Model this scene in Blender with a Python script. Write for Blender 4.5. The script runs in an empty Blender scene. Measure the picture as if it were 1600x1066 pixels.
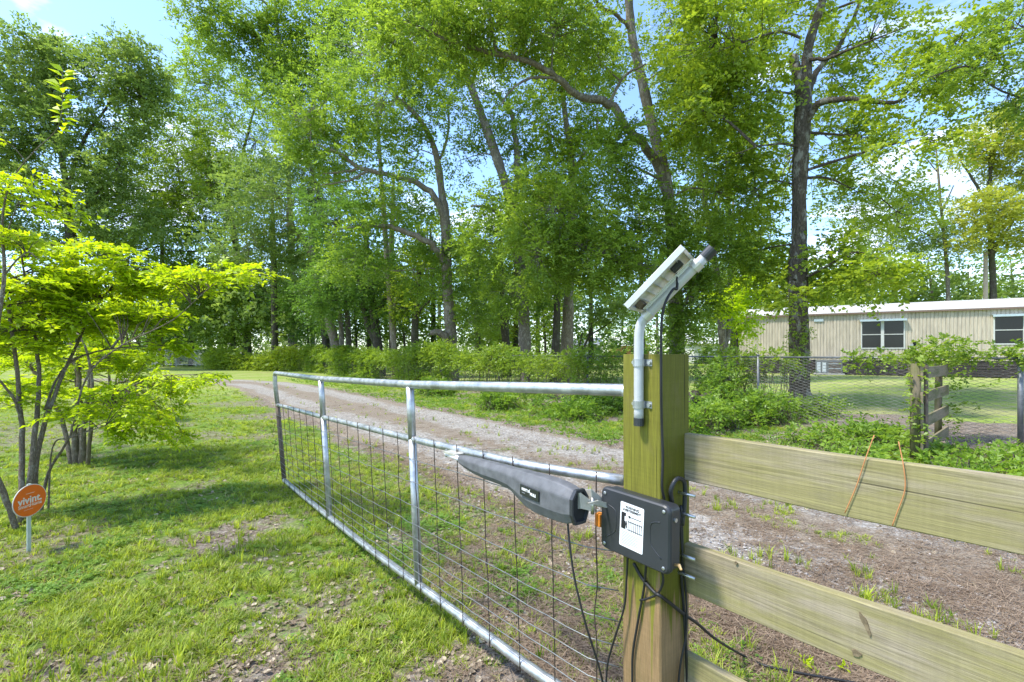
import bpy, math, time
import numpy as np
from mathutils import Matrix, Vector, Euler

T0 = time.time()
rng = np.random.default_rng(7)
scene = bpy.context.scene
COL = scene.collection

# ------------------------------------------------------------------ camera
EYE, FPX, CX, HY = 1.35, 760.0, 800.0, 552.0
cam_d = bpy.data.cameras.new("camera")
cam = bpy.data.objects.new("camera", cam_d)
COL.objects.link(cam)
cam.location = (0, 0, EYE)
cam.rotation_euler = (math.radians(90), 0, 0)
cam_d.sensor_width = 36
cam_d.lens = FPX / 1600 * 36
cam_d.shift_y = (HY - 533) / 1600
cam_d.clip_start = 0.05
cam_d.clip_end = 3000
scene.camera = cam

# ------------------------------------------------------------------ light
SUN = Vector((-0.50, -0.12, 0.86)).normalized()
SUN_EL = math.asin(SUN.z)
SUN_AZ = math.atan2(SUN.x, SUN.y)
world = bpy.data.worlds.new("World")
scene.world = world
world.use_nodes = True
wt = world.node_tree
wt.nodes.clear()
wo = wt.nodes.new("ShaderNodeOutputWorld")
wb = wt.nodes.new("ShaderNodeBackground")
sk = wt.nodes.new("ShaderNodeTexSky")
sk.sky_type = 'NISHITA'
sk.sun_disc = False
sk.sun_elevation = SUN_EL
sk.sun_rotation = SUN_AZ
sk.altitude = 10
sk.air_density = 1.0
sk.dust_density = 0.6
sk.ozone_density = 1.5
geo = wt.nodes.new("ShaderNodeTexCoord")
mp = wt.nodes.new("ShaderNodeMapping")
mp.inputs['Scale'].default_value = (1.0, 1.0, 2.2)
mp.inputs['Location'].default_value = (0.35, 0.2, 0.1)
nz = wt.nodes.new("ShaderNodeTexNoise")
nz.inputs['Scale'].default_value = 3.4
nz.inputs['Detail'].default_value = 7
nz.inputs['Roughness'].default_value = 0.56
cr = wt.nodes.new("ShaderNodeValToRGB")
cr.color_ramp.elements[0].position = 0.53
cr.color_ramp.elements[1].position = 0.66
cr.color_ramp.elements[1].color = (0.85, 0.85, 0.85, 1)
mx = wt.nodes.new("ShaderNodeMix")
mx.data_type = 'RGBA'
mx.inputs['B'].default_value = (5.6, 5.8, 6.2, 1)
hs = wt.nodes.new("ShaderNodeMix"); hs.data_type = 'RGBA'; hs.blend_type = 'MULTIPLY'
hs.inputs['Factor'].default_value = 1.0
hs.inputs['B'].default_value = (0.88, 0.98, 1.10, 1)
wt.links.new(geo.outputs['Generated'], mp.inputs['Vector'])
wt.links.new(mp.outputs['Vector'], nz.inputs['Vector'])
wt.links.new(nz.outputs['Fac'], cr.inputs['Fac'])
wt.links.new(cr.outputs['Color'], mx.inputs['Factor'])
wt.links.new(sk.outputs['Color'], hs.inputs['A'])
wt.links.new(hs.outputs['Result'], mx.inputs['A'])
wt.links.new(mx.outputs['Result'], wb.inputs['Color'])
wb.inputs['Strength'].default_value = 0.15
wt.links.new(wb.outputs['Background'], wo.inputs['Surface'])

sd = bpy.data.lights.new("sun", 'SUN')
sd.energy = 2.5
sd.angle = math.radians(7.0)
sd.color = (1.0, 0.95, 0.86)
sun = bpy.data.objects.new("sun", sd)
COL.objects.link(sun)
sun.rotation_euler = SUN.to_track_quat('Z', 'Y').to_euler()
sun.location = (-20, 0, 40)

vs = scene.view_settings
vs.view_transform = 'Standard'
vs.look = 'None'
vs.gamma = 1
vs.use_curve_mapping = False
vs.exposure = 1.46
scene.cycles.max_bounces = 12
scene.cycles.transparent_max_bounces = 8
scene.cycles.diffuse_bounces = 8
scene.cycles.use_denoising = True

# ------------------------------------------------------------------ helpers
def P(px, py, Y):
    return np.array([(px - CX) / FPX * Y, Y, EYE - (py - HY) / FPX * Y])

CU, SU = 0.804, 0.5946            # the driveway runs along v, u lies across it
_n = math.hypot(CU, SU); CU /= _n; SU /= _n
def uv2w(u, v, z=0.0):
    return np.array([CU * u - SU * v, SU * u + CU * v, z])
def w2uv(x, y):
    return CU * x + SU * y, -SU * x + CU * y

def _hash(ix, iy, seed):
    n = (ix.astype(np.int64) * 374761393 + iy.astype(np.int64) * 668265263 + seed * 1274126177) & 0x7fffffff
    n = ((n ^ (n >> 13)) * 1274126177) & 0x7fffffff
    n = n ^ (n >> 16)
    return (n & 0xffff) / 65535.0
def vnoise(x, y, s, seed=0):
    x = np.asarray(x, float) / s + 1000.0; y = np.asarray(y, float) / s + 1000.0
    ix = np.floor(x); iy = np.floor(y); fx = x - ix; fy = y - iy
    fx = fx * fx * (3 - 2 * fx); fy = fy * fy * (3 - 2 * fy)
    ix = ix.astype(np.int64); iy = iy.astype(np.int64)
    a = _hash(ix, iy, seed); b = _hash(ix + 1, iy, seed)
    c = _hash(ix, iy + 1, seed); d = _hash(ix + 1, iy + 1, seed)
    return (a * (1 - fx) + b * fx) * (1 - fy) + (c * (1 - fx) + d * fx) * fy
def fbm(x, y, s, seed=0, o=3):
    r = 0; a = 0.5; t = 0
    for i in range(o):
        r = r + a * vnoise(x, y, s / 2 ** i, seed + i * 17); t += a; a *= 0.55
    return r / t
def sstep(a, b, x):
    t = np.clip((np.asarray(x, float) - a) / (b - a), 0, 1)
    return t * t * (3 - 2 * t)

ROAD0, ROAD1 = 2.55, 5.45
def ground_z(x, y):
    x = np.asarray(x, float); y = np.asarray(y, float)
    u, v = w2uv(x, y)
    z = 0.17 * sstep(11, 24, u) * sstep(70, 20, np.hypot(x, y) * 0 + u)
    z = z + 0.05 * sstep(7.5, 10, u) * (1 - sstep(11, 15, u))
    return z
def ground_rough(x, y):
    u, v = w2uv(x, y)
    onroad = sstep(ROAD0 - .3, ROAD0 + .1, u) * (1 - sstep(ROAD1 - .1, ROAD1 + .3, u))
    r = (fbm(x, y, 0.9, 3) - .5) * 0.07 + (fbm(x, y, 0.16, 9) - .5) * 0.022
    return r * (1 - onroad) * sstep(60, 25, np.hypot(x, y))

def grass_mask(x, y):
    """how much grass stands at a point, 0..1"""
    x = np.asarray(x, float); y = np.asarray(y, float)
    u, v = w2uv(x, y)
    n1 = fbm(x, y, 1.1, 21); n2 = fbm(x, y, 0.35, 31); n3 = fbm(x, y, 2.6, 41)
    lawn = np.clip((n1 * .55 + n2 * .45 - 0.36) * 6.0, 0, 1)
    lawn = lawn * (0.25 + .75 * sstep(0.30, 0.48, n3))
    lawn = np.maximum(lawn, 0.34)
    edge = sstep(ROAD0 + .15, ROAD0 - 0.55, u + (n1 - .5) * 1.2)
    # leaf-strewn ground beyond the gate and behind the board fence
    beyond = sstep(1.15, 1.6, u) * sstep(4.2, 2.2, v)
    lawn = lawn * (1 - 0.25 * beyond)
    fore = sstep(1.1, 1.5, u) * sstep(1.7, 0.6, v)
    lawn = lawn * (1 - 0.86 * fore)
    bare = np.exp(-(((x + 1.55) / .75) ** 2 + ((y - 2.0) / .20) ** 2)) + \
           np.exp(-(((x - 0.0) / .55) ** 2 + ((y - 2.0) / .35) ** 2)) * .9 + \
           np.exp(-(((x + 2.1) / .8) ** 2 + ((y - 3.6) / .35) ** 2)) * .8
    lawn = lawn * (1 - .8 * np.clip(bare, 0, .95))
    left = lawn * edge
    mid = np.exp(-((u - 4.0 - .15 * np.sin(v)) / .28) ** 2) * sstep(.52, .66, n2) * .5
    verge = sstep(ROAD1 - .1, ROAD1 + .6, u + (n2 - .5) * .5) * sstep(10.4, 9.6, u) * np.clip((n2 - .3) * 3, 0.1, 1)
    verge = verge * (1 - .75 * sstep(7.2, 8.6, u) * sstep(.45, .55, n1))
    verge = verge * (1 - .93 * sstep(7.4, 8.2, u) * sstep(4.4, 3.4, v))
    field = sstep(11.0 + 1.0 * sstep(4.5, 2.5, v), 13.0, u + (n1 - .5) * 2) * np.clip((n1 - .25) * 4, .35, 1)
    road = sstep(ROAD0 - .1, ROAD0 + .2, u) * sstep(ROAD1 + .2, ROAD1, u)
    g = np.where(u < (ROAD0 + ROAD1) / 2, left, np.maximum(verge, field))
    g = g * (1 - road) + mid * road
    return np.clip(g, 0, 1)

# ---- node helpers
def new_mat(name):
    m = bpy.data.materials.new(name); m.use_nodes = True
    nt = m.node_tree; nt.nodes.clear()
    out = nt.nodes.new("ShaderNodeOutputMaterial")
    return m, nt, out
def N(nt, typ, **kw):
    n = nt.nodes.new(typ)
    for k, v in kw.items():
        if k in n.inputs.keys(): n.inputs[k].default_value = v
        else: setattr(n, k, v)
    return n
def L(nt, a, b): nt.links.new(a, b)
def c4(c): return (c[0], c[1], c[2], 1)
def noise(nt, vec, scale, detail=4, rough=.55, dist=0):
    n = N(nt, "ShaderNodeTexNoise", Scale=scale, Detail=detail, Roughness=rough, Distortion=dist)
    if vec is not None: L(nt, vec, n.inputs['Vector'])
    return n.outputs['Fac']
def ramp(nt, fac, stops):
    n = nt.nodes.new("ShaderNodeValToRGB")
    e = n.color_ramp.elements
    while len(e) < len(stops): e.new(0.5)
    for i, (p, c) in enumerate(stops):
        e[i].position = p
        e[i].color = c4(c) if isinstance(c, (tuple, list)) else (c, c, c, 1)
    L(nt, fac, n.inputs['Fac'])
    return n.outputs['Color']
def mixc(nt, fac, a, b, mode='MIX'):
    n = nt.nodes.new("ShaderNodeMix"); n.data_type = 'RGBA'; n.blend_type = mode
    for s, v in (('Factor', fac), ('A', a), ('B', b)):
        if isinstance(v, (int, float)): n.inputs[s].default_value = v
        elif isinstance(v, (tuple, list)): n.inputs[s].default_value = c4(v)
        else: L(nt, v, n.inputs[s])
    return n.outputs['Result']
def mapping(nt, scale=(1, 1, 1), loc=(0, 0, 0), src='Object'):
    if src == 'Position':
        t = nt.nodes.new("ShaderNodeNewGeometry").outputs['Position']
    else:
        t = nt.nodes.new("ShaderNodeTexCoord").outputs[src]
    m = N(nt, "ShaderNodeMapping"); m.inputs['Scale'].default_value = scale
    m.inputs['Location'].default_value = loc
    L(nt, t, m.inputs['Vector'])
    return m.outputs['Vector']
def bump(nt, h, strength, dist):
    b = N(nt, "ShaderNodeBump", Strength=strength, Distance=dist)
    L(nt, h, b.inputs['Height'])
    return b.outputs['Normal']
def principled(nt, out, col, rough=.6, metal=0, spec=.5, normal=None):
    p = nt.nodes.new("ShaderNodeBsdfPrincipled")
    for s, v in (('Base Color', col), ('Roughness', rough), ('Metallic', metal), ('Specular IOR Level', spec)):
        if isinstance(v, (int, float)): p.inputs[s].default_value = v
        elif isinstance(v, (tuple, list)): p.inputs[s].default_value = c4(v)
        else: L(nt, v, p.inputs[s])
    if normal is not None: L(nt, normal, p.inputs['Normal'])
    L(nt, p.outputs['BSDF'], out.inputs['Surface'])
    return p

def simple_mat(name, col, rough=.6, metal=0, spec=.4, var=.15, vscale=14, bmp=0.0, bscale=200):
    m, nt, out = new_mat(name)
    v = mapping(nt)
    n = noise(nt, v, vscale, 5, .6)
    k = ramp(nt, n, [(.3, 1 - var), (.7, 1 + var * .6)])
    c = mixc(nt, 1.0, col, k, 'MULTIPLY')
    nrm = bump(nt, noise(nt, v, bscale, 3), bmp, .002) if bmp else None
    r = ramp(nt, noise(nt, v, vscale * .7, 4), [(.3, max(rough - .1, 0)), (.7, min(rough + .12, 1))])
    principled(nt, out, c, r, metal, spec, nrm)
    return m

def leaf_mat(name, dark, light, trans, tcol, rough=.42, rnd=False):
    m, nt, out = new_mat(name)
    if rnd:
        f = nt.nodes.new("ShaderNodeObjectInfo").outputs['Random']
    else:
        f = N(nt, "ShaderNodeAttribute", attribute_name="tint").outputs['Fac']
    c = ramp(nt, f, [(0, dark), (1, light)])
    p = nt.nodes.new("ShaderNodeBsdfPrincipled")
    L(nt, c, p.inputs['Base Color']); p.inputs['Roughness'].default_value = rough
    p.inputs['Specular IOR Level'].default_value = .35
    t = nt.nodes.new("ShaderNodeBsdfTranslucent")
    L(nt, mixc(nt, 1.0, c, tcol, 'MULTIPLY'), t.inputs['Color'])
    ms = N(nt, "ShaderNodeMixShader"); ms.inputs[0].default_value = trans
    L(nt, p.outputs[0], ms.inputs[1]); L(nt, t.outputs[0], ms.inputs[2])
    L(nt, ms.outputs[0], out.inputs['Surface'])
    return m

def bark_mat(name, a, b, lichen=(.30, .31, .26), lam=.35, scale=1.0, moss=0.0):
    m, nt, out = new_mat(name)
    v = mapping(nt, (9 * scale, 9 * scale, 2.2 * scale))
    vr = N(nt, "ShaderNodeTexVoronoi", feature='DISTANCE_TO_EDGE', Scale=1.6)
    wv = N(nt, "ShaderNodeVectorMath", operation='MULTIPLY_ADD')
    wn = N(nt, "ShaderNodeTexNoise", Scale=1.3, Detail=4); L(nt, v, wn.inputs['Vector'])
    L(nt, wn.outputs['Color'], wv.inputs[0]); wv.inputs[1].default_value = (2.2, 2.2, 2.2); L(nt, v, wv.inputs[2])
    L(nt, wv.outputs[0], vr.inputs['Vector']); vr.inputs['Scale'].default_value = 2.4
    n = noise(nt, v, 3.2, 8, .78)
    c = ramp(nt, n, [(.3, a), (.7, b)])
    fis = ramp(nt, vr.outputs['Distance'], [(0, .55), (.22, 1)])
    c = mixc(nt, 1.0, c, fis, 'MULTIPLY')
    v2 = mapping(nt, (2.2 * scale, 2.2 * scale, 1.2 * scale))
    l = ramp(nt, noise(nt, v2, 2.4, 6, .72), [(.53, 0), (.60, lam)])
    c = mixc(nt, l, c, lichen)
    if moss:
        l2 = ramp(nt, noise(nt, mapping(nt, (.8, .8, .8), (5, 3, 1)), 1.5, 4, .6), [(.48, 0), (.58, moss)])
        c = mixc(nt, l2, c, (.07, .10, .02))
    h = mixc(nt, .5, fis, n)
    principled(nt, out, c, .9, 0, .15, bump(nt, h, .9, .03))
    return m

def wood_mat(name, tan, green, dark, gmix, axis='X', brown=None, browncut=0, seed=0.0):
    """sawn treated pine: long grain, algae stain, knots; grain runs along the local axis"""
    m, nt, out = new_mat(name)
    s = {'X': (1.1, 46, 46), 'Z': (46, 46, 1.3)}[axis]
    s2 = {'X': (1.3, 7, 7), 'Z': (9, 9, 1.8)}[axis]
    oi = nt.nodes.new("ShaderNodeObjectInfo")
    tc = nt.nodes.new("ShaderNodeTexCoord")
    ad = N(nt, "ShaderNodeVectorMath", operation='ADD')
    sc = N(nt, "ShaderNodeVectorMath", operation='SCALE'); sc.inputs['Scale'].default_value = 31.0
    L(nt, oi.outputs['Random'], sc.inputs[0]); L(nt, tc.outputs['Object'], ad.inputs[0]); L(nt, sc.outputs[0], ad.inputs[1])
    def mpn(scl):
        q = N(nt, "ShaderNodeMapping"); q.inputs['Scale'].default_value = scl; L(nt, ad.outputs[0], q.inputs['Vector']); return q.outputs['Vector']
    g1 = noise(nt, mpn(s), 3.0, 8, .68, 1.2)
    g2 = noise(nt, mpn(tuple(k * 2.3 for k in s)), 4.0, 5, .6)
    st = noise(nt, mpn(s2), 1.6, 5, .62)
    base = ramp(nt, g1, [(.34, tuple(k * .62 for k in tan)), (.50, tan), (.68, tuple(min(1, k * 1.2) for k in tan))])
    gr = ramp(nt, g1, [(.34, tuple(k * .6 for k in green)), (.62, green)])
    f = ramp(nt, st, [(.50 - gmix * .30, 0), (.66 - gmix * .30, .92)])
    c = mixc(nt, f, base, gr)
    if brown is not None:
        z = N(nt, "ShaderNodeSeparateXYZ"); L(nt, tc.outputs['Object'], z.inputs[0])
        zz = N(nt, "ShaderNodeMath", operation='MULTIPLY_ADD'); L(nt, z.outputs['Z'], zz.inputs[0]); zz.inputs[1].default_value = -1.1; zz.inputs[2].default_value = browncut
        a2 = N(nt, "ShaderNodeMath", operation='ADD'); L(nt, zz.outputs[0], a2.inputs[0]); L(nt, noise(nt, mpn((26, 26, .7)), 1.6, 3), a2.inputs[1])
        shade_face = N(nt, "ShaderNodeMath", operation='LESS_THAN'); L(nt, z.outputs['Y'], shade_face.inputs[0]); shade_face.inputs[1].default_value = -.0690
        lm = N(nt, "ShaderNodeMath", operation='MULTIPLY'); L(nt, shade_face.outputs[0], lm.inputs[0]); lm.inputs[1].default_value = .8
        c = mixc(nt, lm.outputs[0], c, tuple(k * .55 for k in green))  # right (-v) face: greener stain, with its shade painted in as darker colour
        c = mixc(nt, ramp(nt, a2.outputs[0], [(.50, 0), (.56, .85)]), c, mixc(nt, g2, tuple(k * .7 for k in brown), brown))
    cracks = ramp(nt, noise(nt, mpn({'X': (.7, 55, 55), 'Z': (38, 38, .6)}[axis]), 1.6, 3, .5, .3), [(.30, .35), (.335, 1)])
    c = mixc(nt, 1.0, c, cracks, 'MULTIPLY')
    kn = N(nt, "ShaderNodeTexVoronoi", Scale=1.0); L(nt, mpn({'X': (1.9, 7, 7), 'Z': (7, 7, 1.9)}[axis]), kn.inputs['Vector'])
    kf = ramp(nt, kn.outputs['Distance'], [(.06, .5), (.11, 0)])
    c = mixc(nt, kf, c, dark)
    c = mixc(nt, ramp(nt, g2, [(.4, .28), (.62, 0)]), c, dark)
    bl = ramp(nt, noise(nt, mpn((4, 7, 7) if axis == 'X' else (7, 7, 4)), 1.3, 6, .7), [(.54, 0), (.70, .42)])
    c = mixc(nt, bl, c, tuple(k * .62 for k in tan))
    saw = ramp(nt, noise(nt, mpn((90, 5, 5) if axis == 'X' else (5, 5, 90)), 1.5, 3, .5), [(.35, .955), (.65, 1.03)])
    c = mixc(nt, 1.0, c, saw, 'MULTIPLY')
    h = mixc(nt, .5, g1, cracks)
    principled(nt, out, c, .78, 0, .2, bump(nt, h, .55, .004))
    return m

# ---- mesh helpers
class MB:
    def __init__(self): self.v = []; self.f = []; self.n = 0
    def add(self, v, f):
        v = np.asarray(v, float)
        self.v.append(v); self.f += [tuple(int(i) + self.n for i in q) for q in f]; self.n += len(v)
        return self
    def box(self, lo, hi, M=None):
        x0, y0, z0 = lo; x1, y1, z1 = hi
        v = np.array([(x0, y0, z0), (x1, y0, z0), (x1, y1, z0), (x0, y1, z0), (x0, y0, z1), (x1, y0, z1), (x1, y1, z1), (x0, y1, z1)], float)
        if M is not None: v = v @ np.array(M.to_3x3()).T + np.array(M.translation)
        return self.add(v, [(0, 3, 2, 1), (4, 5, 6, 7), (0, 1, 5, 4), (1, 2, 6, 5), (2, 3, 7, 6), (3, 0, 4, 7)])
    def tube(self, pts, rad, n=8, cap=True, squash=None):
        pts = np.asarray(pts, float); k = len(pts)
        rad = np.full(k, rad, float) if np.isscalar(rad) else np.asarray(rad, float)
        d = np.gradient(pts, axis=0); d /= np.linalg.norm(d, axis=1)[:, None] + 1e-9
        up = np.array([0, 0, 1.0]) if abs(d[0][2]) < .9 else np.array([1.0, 0, 0])
        a = np.cross(d[0], up); a /= np.linalg.norm(a)
        ang = np.linspace(0, 2 * math.pi, n, endpoint=False)
        V = []
        for i in range(k):
            a = a - d[i] * np.dot(a, d[i]); a /= np.linalg.norm(a) + 1e-9
            b = np.cross(d[i], a)
            V.append(pts[i] + rad[i] * (np.cos(ang)[:, None] * a + np.sin(ang)[:, None] * b))
        f = []
        for i in range(k - 1):
            for j in range(n):
                f.append((i * n + j, i * n + (j + 1) % n, (i + 1) * n + (j + 1) % n, (i + 1) * n + j))
        if cap:
            f.append(tuple(range(n))[::-1]); f.append(tuple((k - 1) * n + j for j in range(n)))
        return self.add(np.concatenate(V), f)
    def rings(self, rs, cap=True):
        n = len(rs[0]); f = []
        for i in range(len(rs) - 1):
            for j in range(n):
                f.append((i * n + j, i * n + (j + 1) % n, (i + 1) * n + (j + 1) % n, (i + 1) * n + j))
        if cap:
            f.append(tuple(range(n))[::-1]); f.append(tuple((len(rs) - 1) * n + j for j in range(n)))
        return self.add(np.concatenate(rs), f)
    def prism(self, poly, z0, z1):
        n = len(poly)
        v = [(x, y, z0) for x, y in poly] + [(x, y, z1) for x, y in poly]
        f = [tuple(range(n))[::-1], tuple(n + i for i in range(n))] + [(i, (i + 1) % n, n + (i + 1) % n, n + i) for i in range(n)]
        return self.add(v, f)
    def build(self, name, mat, parent=None, M=None, smooth=False, bevel=0, local=None):
        """verts are world coordinates unless M (world frame of the part) is given"""
        me = bpy.data.meshes.new(name)
        v = np.concatenate(self.v)
        base = np.array(parent.matrix_basis.translation) if parent is not None else np.zeros(3)
        if M is None and local is not None:
            v = v - np.asarray(local); loc = Vector(np.asarray(local) - base)
        elif M is None and parent is not None:
            v = v - base; loc = Vector((0, 0, 0))
        else: loc = None
        me.from_pydata(v.tolist(), [], self.f)
        me.materials.append(mat)
        if smooth:
            me.polygons.foreach_set("use_smooth", [True] * len(me.polygons))
        o = bpy.data.objects.new(name, me); COL.objects.link(o)
        if parent is not None: o.parent = parent
        if M is not None:
            pm = parent.matrix_basis.copy() if parent is not None else Matrix()
            if parent is not None and parent.parent is not None:
                pm = parent.parent.matrix_basis @ pm
            o.matrix_basis = pm.inverted() @ M
        elif loc is not None: o.location = loc
        if bevel:
            b = o.modifiers.new("bevel", 'BEVEL'); b.width = bevel; b.segments = 2; b.limit_method = 'ANGLE'
        me.update()
        return o

def empty(name, label, cat, loc, group=None):
    o = bpy.data.objects.new(name, None); COL.objects.link(o)
    o.empty_display_size = .1
    o.location = Vector([float(k) for k in loc]); o.matrix_basis = Matrix.Translation(o.location)
    o['label'] = label; o['category'] = cat
    if group: o['group'] = group
    return o
def tag(o, label=None, cat=None, group=None, kind=None):
    if label: o['label'] = label
    if cat: o['category'] = cat
    if group: o['group'] = group
    if kind: o['kind'] = kind
    return o
def smooth_path(pts, rad=None, sub=5):
    pts = np.asarray(pts, float); k = len(pts)
    if k < 3: sub = max(sub, 2)
    p = np.vstack([2 * pts[0] - pts[1], pts, 2 * pts[-1] - pts[-2]])
    out = []; r = []
    for i in range(k - 1):
        for t in np.linspace(0, 1, sub, endpoint=False):
            a, b, c, d = p[i], p[i + 1], p[i + 2], p[i + 3]
            out.append(.5 * ((2 * b) + (-a + c) * t + (2 * a - 5 * b + 4 * c - d) * t * t + (-a + 3 * b - 3 * c + d) * t ** 3))
            if rad is not None: r.append(rad[i] * (1 - t) + rad[i + 1] * t)
    out.append(pts[-1])
    if rad is not None: r.append(rad[-1])
    return np.array(out), (np.array(r) if rad is not None else None)

def quads_mesh(name, V, mat, parent=None, tint=None, world_off=None, nv=4):
    """V: (n*nv,3) verts; every nv verts make one face"""
    n = len(V) // nv
    me = bpy.data.meshes.new(name)
    off = np.zeros(3) if parent is None else np.array(parent.matrix_basis.translation)
    me.vertices.add(len(V)); me.vertices.foreach_set("co", (V - off).astype(np.float32).ravel())
    me.loops.add(n * nv); me.loops.foreach_set("vertex_index", np.arange(n * nv, dtype=np.int32))
    me.polygons.add(n); me.polygons.foreach_set("loop_start", np.arange(0, n * nv, nv, dtype=np.int32))
    me.polygons.foreach_set("loop_total", np.full(n, nv, dtype=np.int32))
    me.update(calc_edges=True)
    if tint is not None:
        a = me.attributes.new("tint", 'FLOAT', 'FACE'); a.data.foreach_set("value", tint.astype(np.float32))
    me.materials.append(mat)
    o = bpy.data.objects.new(name, me); COL.objects.link(o)
    if parent is not None: o.parent = parent
    return o

def unit(a): return a / (np.linalg.norm(a, axis=-1, keepdims=True) + 1e-9)
def leaf_quads(pos, d, nrm, size, aspect=.55, fold=.12):
    d = unit(d); s = unit(np.cross(nrm, d)); nn = np.cross(d, s)
    sz = size[:, None]
    b = pos
    m = pos + d * sz * .45
    tip = pos + d * sz - nn * sz * .14
    l = m + s * sz * aspect * .5 + nn * sz * fold
    r = m - s * sz * aspect * .5 + nn * sz * fold
    return np.stack([b, r, tip, l], axis=1).reshape(-1, 3)
def leaf_tris(pos, d, nrm, size, aspect=.55):
    d = unit(d); s = unit(np.cross(nrm, d)); sz = size[:, None]
    m = pos + d * sz * .28
    return np.stack([m - s * sz * aspect * .62, m + s * sz * aspect * .62, pos + d * sz * 1.08], axis=1).reshape(-1, 3)
def sprays(o, axis, length, m, size, aspect=.55, droop=.2, flat=.6, spread=.9, rg=rng, tri=False):
    """o (K,3) origins, axis (K,3), length (K,), m leaves each -> verts, spray index per leaf"""
    K = len(o); axis = unit(axis)
    up = np.array([0, 0, 1.0]) + rg.normal(0, .35, (K, 3))
    side = unit(np.cross(axis, up)); nr = unit(np.cross(side, axis))
    t = np.tile(np.linspace(.12, 1, m), K) * rg.uniform(.85, 1.1, K * m)
    idx = np.repeat(np.arange(K), m)
    sg = np.tile(np.where(np.arange(m) % 2 == 0, 1.0, -1.0), K)
    Lk = length[idx]
    pos = o[idx] + axis[idx] * (Lk * t)[:, None]
    pos[:, 2] -= droop * Lk * t * t
    d = axis[idx] * rg.uniform(.35, .9, K * m)[:, None] + side[idx] * (sg * spread)[:, None] + rg.normal(0, .25, (K * m, 3))
    nm = nr[idx] * (1 if flat > 0 else 1) + rg.normal(0, 1 - flat, (K * m, 3))
    sz = size * rg.uniform(.65, 1.25, K * m)
    return (leaf_tris if tri else leaf_quads)(pos, d, nm, sz, aspect), idx
def rand_dirs(n, zb=0.0, zs=1.0, rg=rng):
    d = rg.normal(0, 1, (n, 3)); d[:, 2] = d[:, 2] * zs + zb
    return unit(d)

# ------------------------------------------------------------------ materials
M_galv, nt, out = new_mat("galvanised_steel")
v = mapping(nt)
n1 = noise(nt, v, 22, 5, .6); n2 = noise(nt, v, 5, 4, .6)
c = ramp(nt, n1, [(.35, (.36, .375, .385)), (.65, (.56, .575, .59))])
c = mixc(nt, ramp(nt, n2, [(.56, 0), (.66, .45)]), c, (.30, .30, .27))
principled(nt, out, c, ramp(nt, n1, [(.3, .34), (.7, .52)]), .75, .5, bump(nt, noise(nt, v, 60, 3), .15, .002))
M_galv_dull = simple_mat("weathered_steel", (.17, .18, .19), .55, .6, .4, .3, 12)
M_wire = simple_mat("zinc_wire", (.24, .25, .25), .45, .7, .5, .25, 20)
M_rustwire = simple_mat("rusty_wire", (.085, .065, .05), .7, .3, .3, .4, 30)
M_rust = simple_mat("rusty_steel", (.17, .13, .10), .8, .2, .3, .45, 16, .3, 120)
M_black = simple_mat("black_plastic", (.028, .031, .036), .42, 0, .5, .15, 10, .08, 500)
M_grey_pl = simple_mat("weathered_grey_plastic", (.115, .118, .125), .6, 0, .45, .3, 26, .25, 420)
M_cable = simple_mat("black_cable", (.018, .018, .02), .5, 0, .4, .1)
M_white_pipe = simple_mat("painted_white_pipe", (.47, .48, .49), .35, .1, .5, .08, 25)
M_panel_back = simple_mat("solar_back_sheet", (.66, .66, .62), .5, 0, .4, .12, 20)
M_panel_cell = simple_mat("solar_cells", (.015, .02, .06), .15, 0, .6, .1)
M_alu = simple_mat("aluminium_frame", (.58, .58, .56), .38, .55, .5, .1, 20)
M_bracket = simple_mat("cream_zinc_bracket", (.58, .56, .48), .42, .45, .5, .2, 25)
M_bolt = simple_mat("bolt_steel", (.50, .51, .50), .35, .85, .5, .2, 30)
M_sticker = simple_mat("white_sticker", (.78, .79, .80), .4, 0, .4, .04, 30)
M_ink = simple_mat("black_print", (.02, .02, .022), .5, 0, .3, .05)
M_inkgrey = simple_mat("grey_print", (.24, .25, .27), .5, 0, .3, .05)
M_whiteink = simple_mat("white_print", (.72, .72, .72), .5, 0, .3, .05)
M_decal = simple_mat("black_decal", (.022, .026, .024), .4, 0, .4, .1)
M_orange_sign = simple_mat("orange_sign_face", (.72, .13, .008), .38, 0, .5, .08, 12)
M_signedge = simple_mat("pale_sign_edge", (.62, .58, .50), .5, 0, .4, .1)
M_signtext = simple_mat("faded_white_lettering", (.66, .60, .50), .5, 0, .4, .2, 40)
M_stake = simple_mat("pale_green_stake", (.50, .56, .48), .5, .2, .4, .15)
M_orange_wire = simple_mat("orange_wire", (.50, .21, .08), .6, 0, .4, .2, 40)
M_orange = simple_mat("orange_plastic", (.62, .22, .03), .5, 0, .4, .15)
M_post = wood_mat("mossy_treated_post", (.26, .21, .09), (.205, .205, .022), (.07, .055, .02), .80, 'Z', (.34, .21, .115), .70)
M_board = wood_mat("weathered_fence_board", (.325, .275, .195), (.295, .265, .105), (.19, .15, .10), .34, 'X')
M_oldwood = wood_mat("old_grey_wood", (.27, .215, .14), (.17, .17, .07), (.06, .045, .03), .2, 'X')
M_oldpost = wood_mat("old_round_post", (.17, .14, .09), (.14, .14, .05), (.05, .04, .03), .2, 'Z')
M_bark_gum = bark_mat("dark_furrowed_bark", (.055, .044, .032), (.17, .14, .105), (.30, .29, .24), .7, .9)
M_bark_oak = bark_mat("grey_brown_bark", (.14, .115, .09), (.29, .25, .20), (.40, .38, .32), .5, 1.0)
M_bark_tan = bark_mat("tan_bark", (.20, .155, .11), (.40, .33, .25), (.46, .43, .36), .4, 1.0)
M_bark_dark = bark_mat("dark_bark", (.06, .05, .04), (.14, .12, .09), (.22, .22, .17), .3, 1.0, .3)
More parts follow.
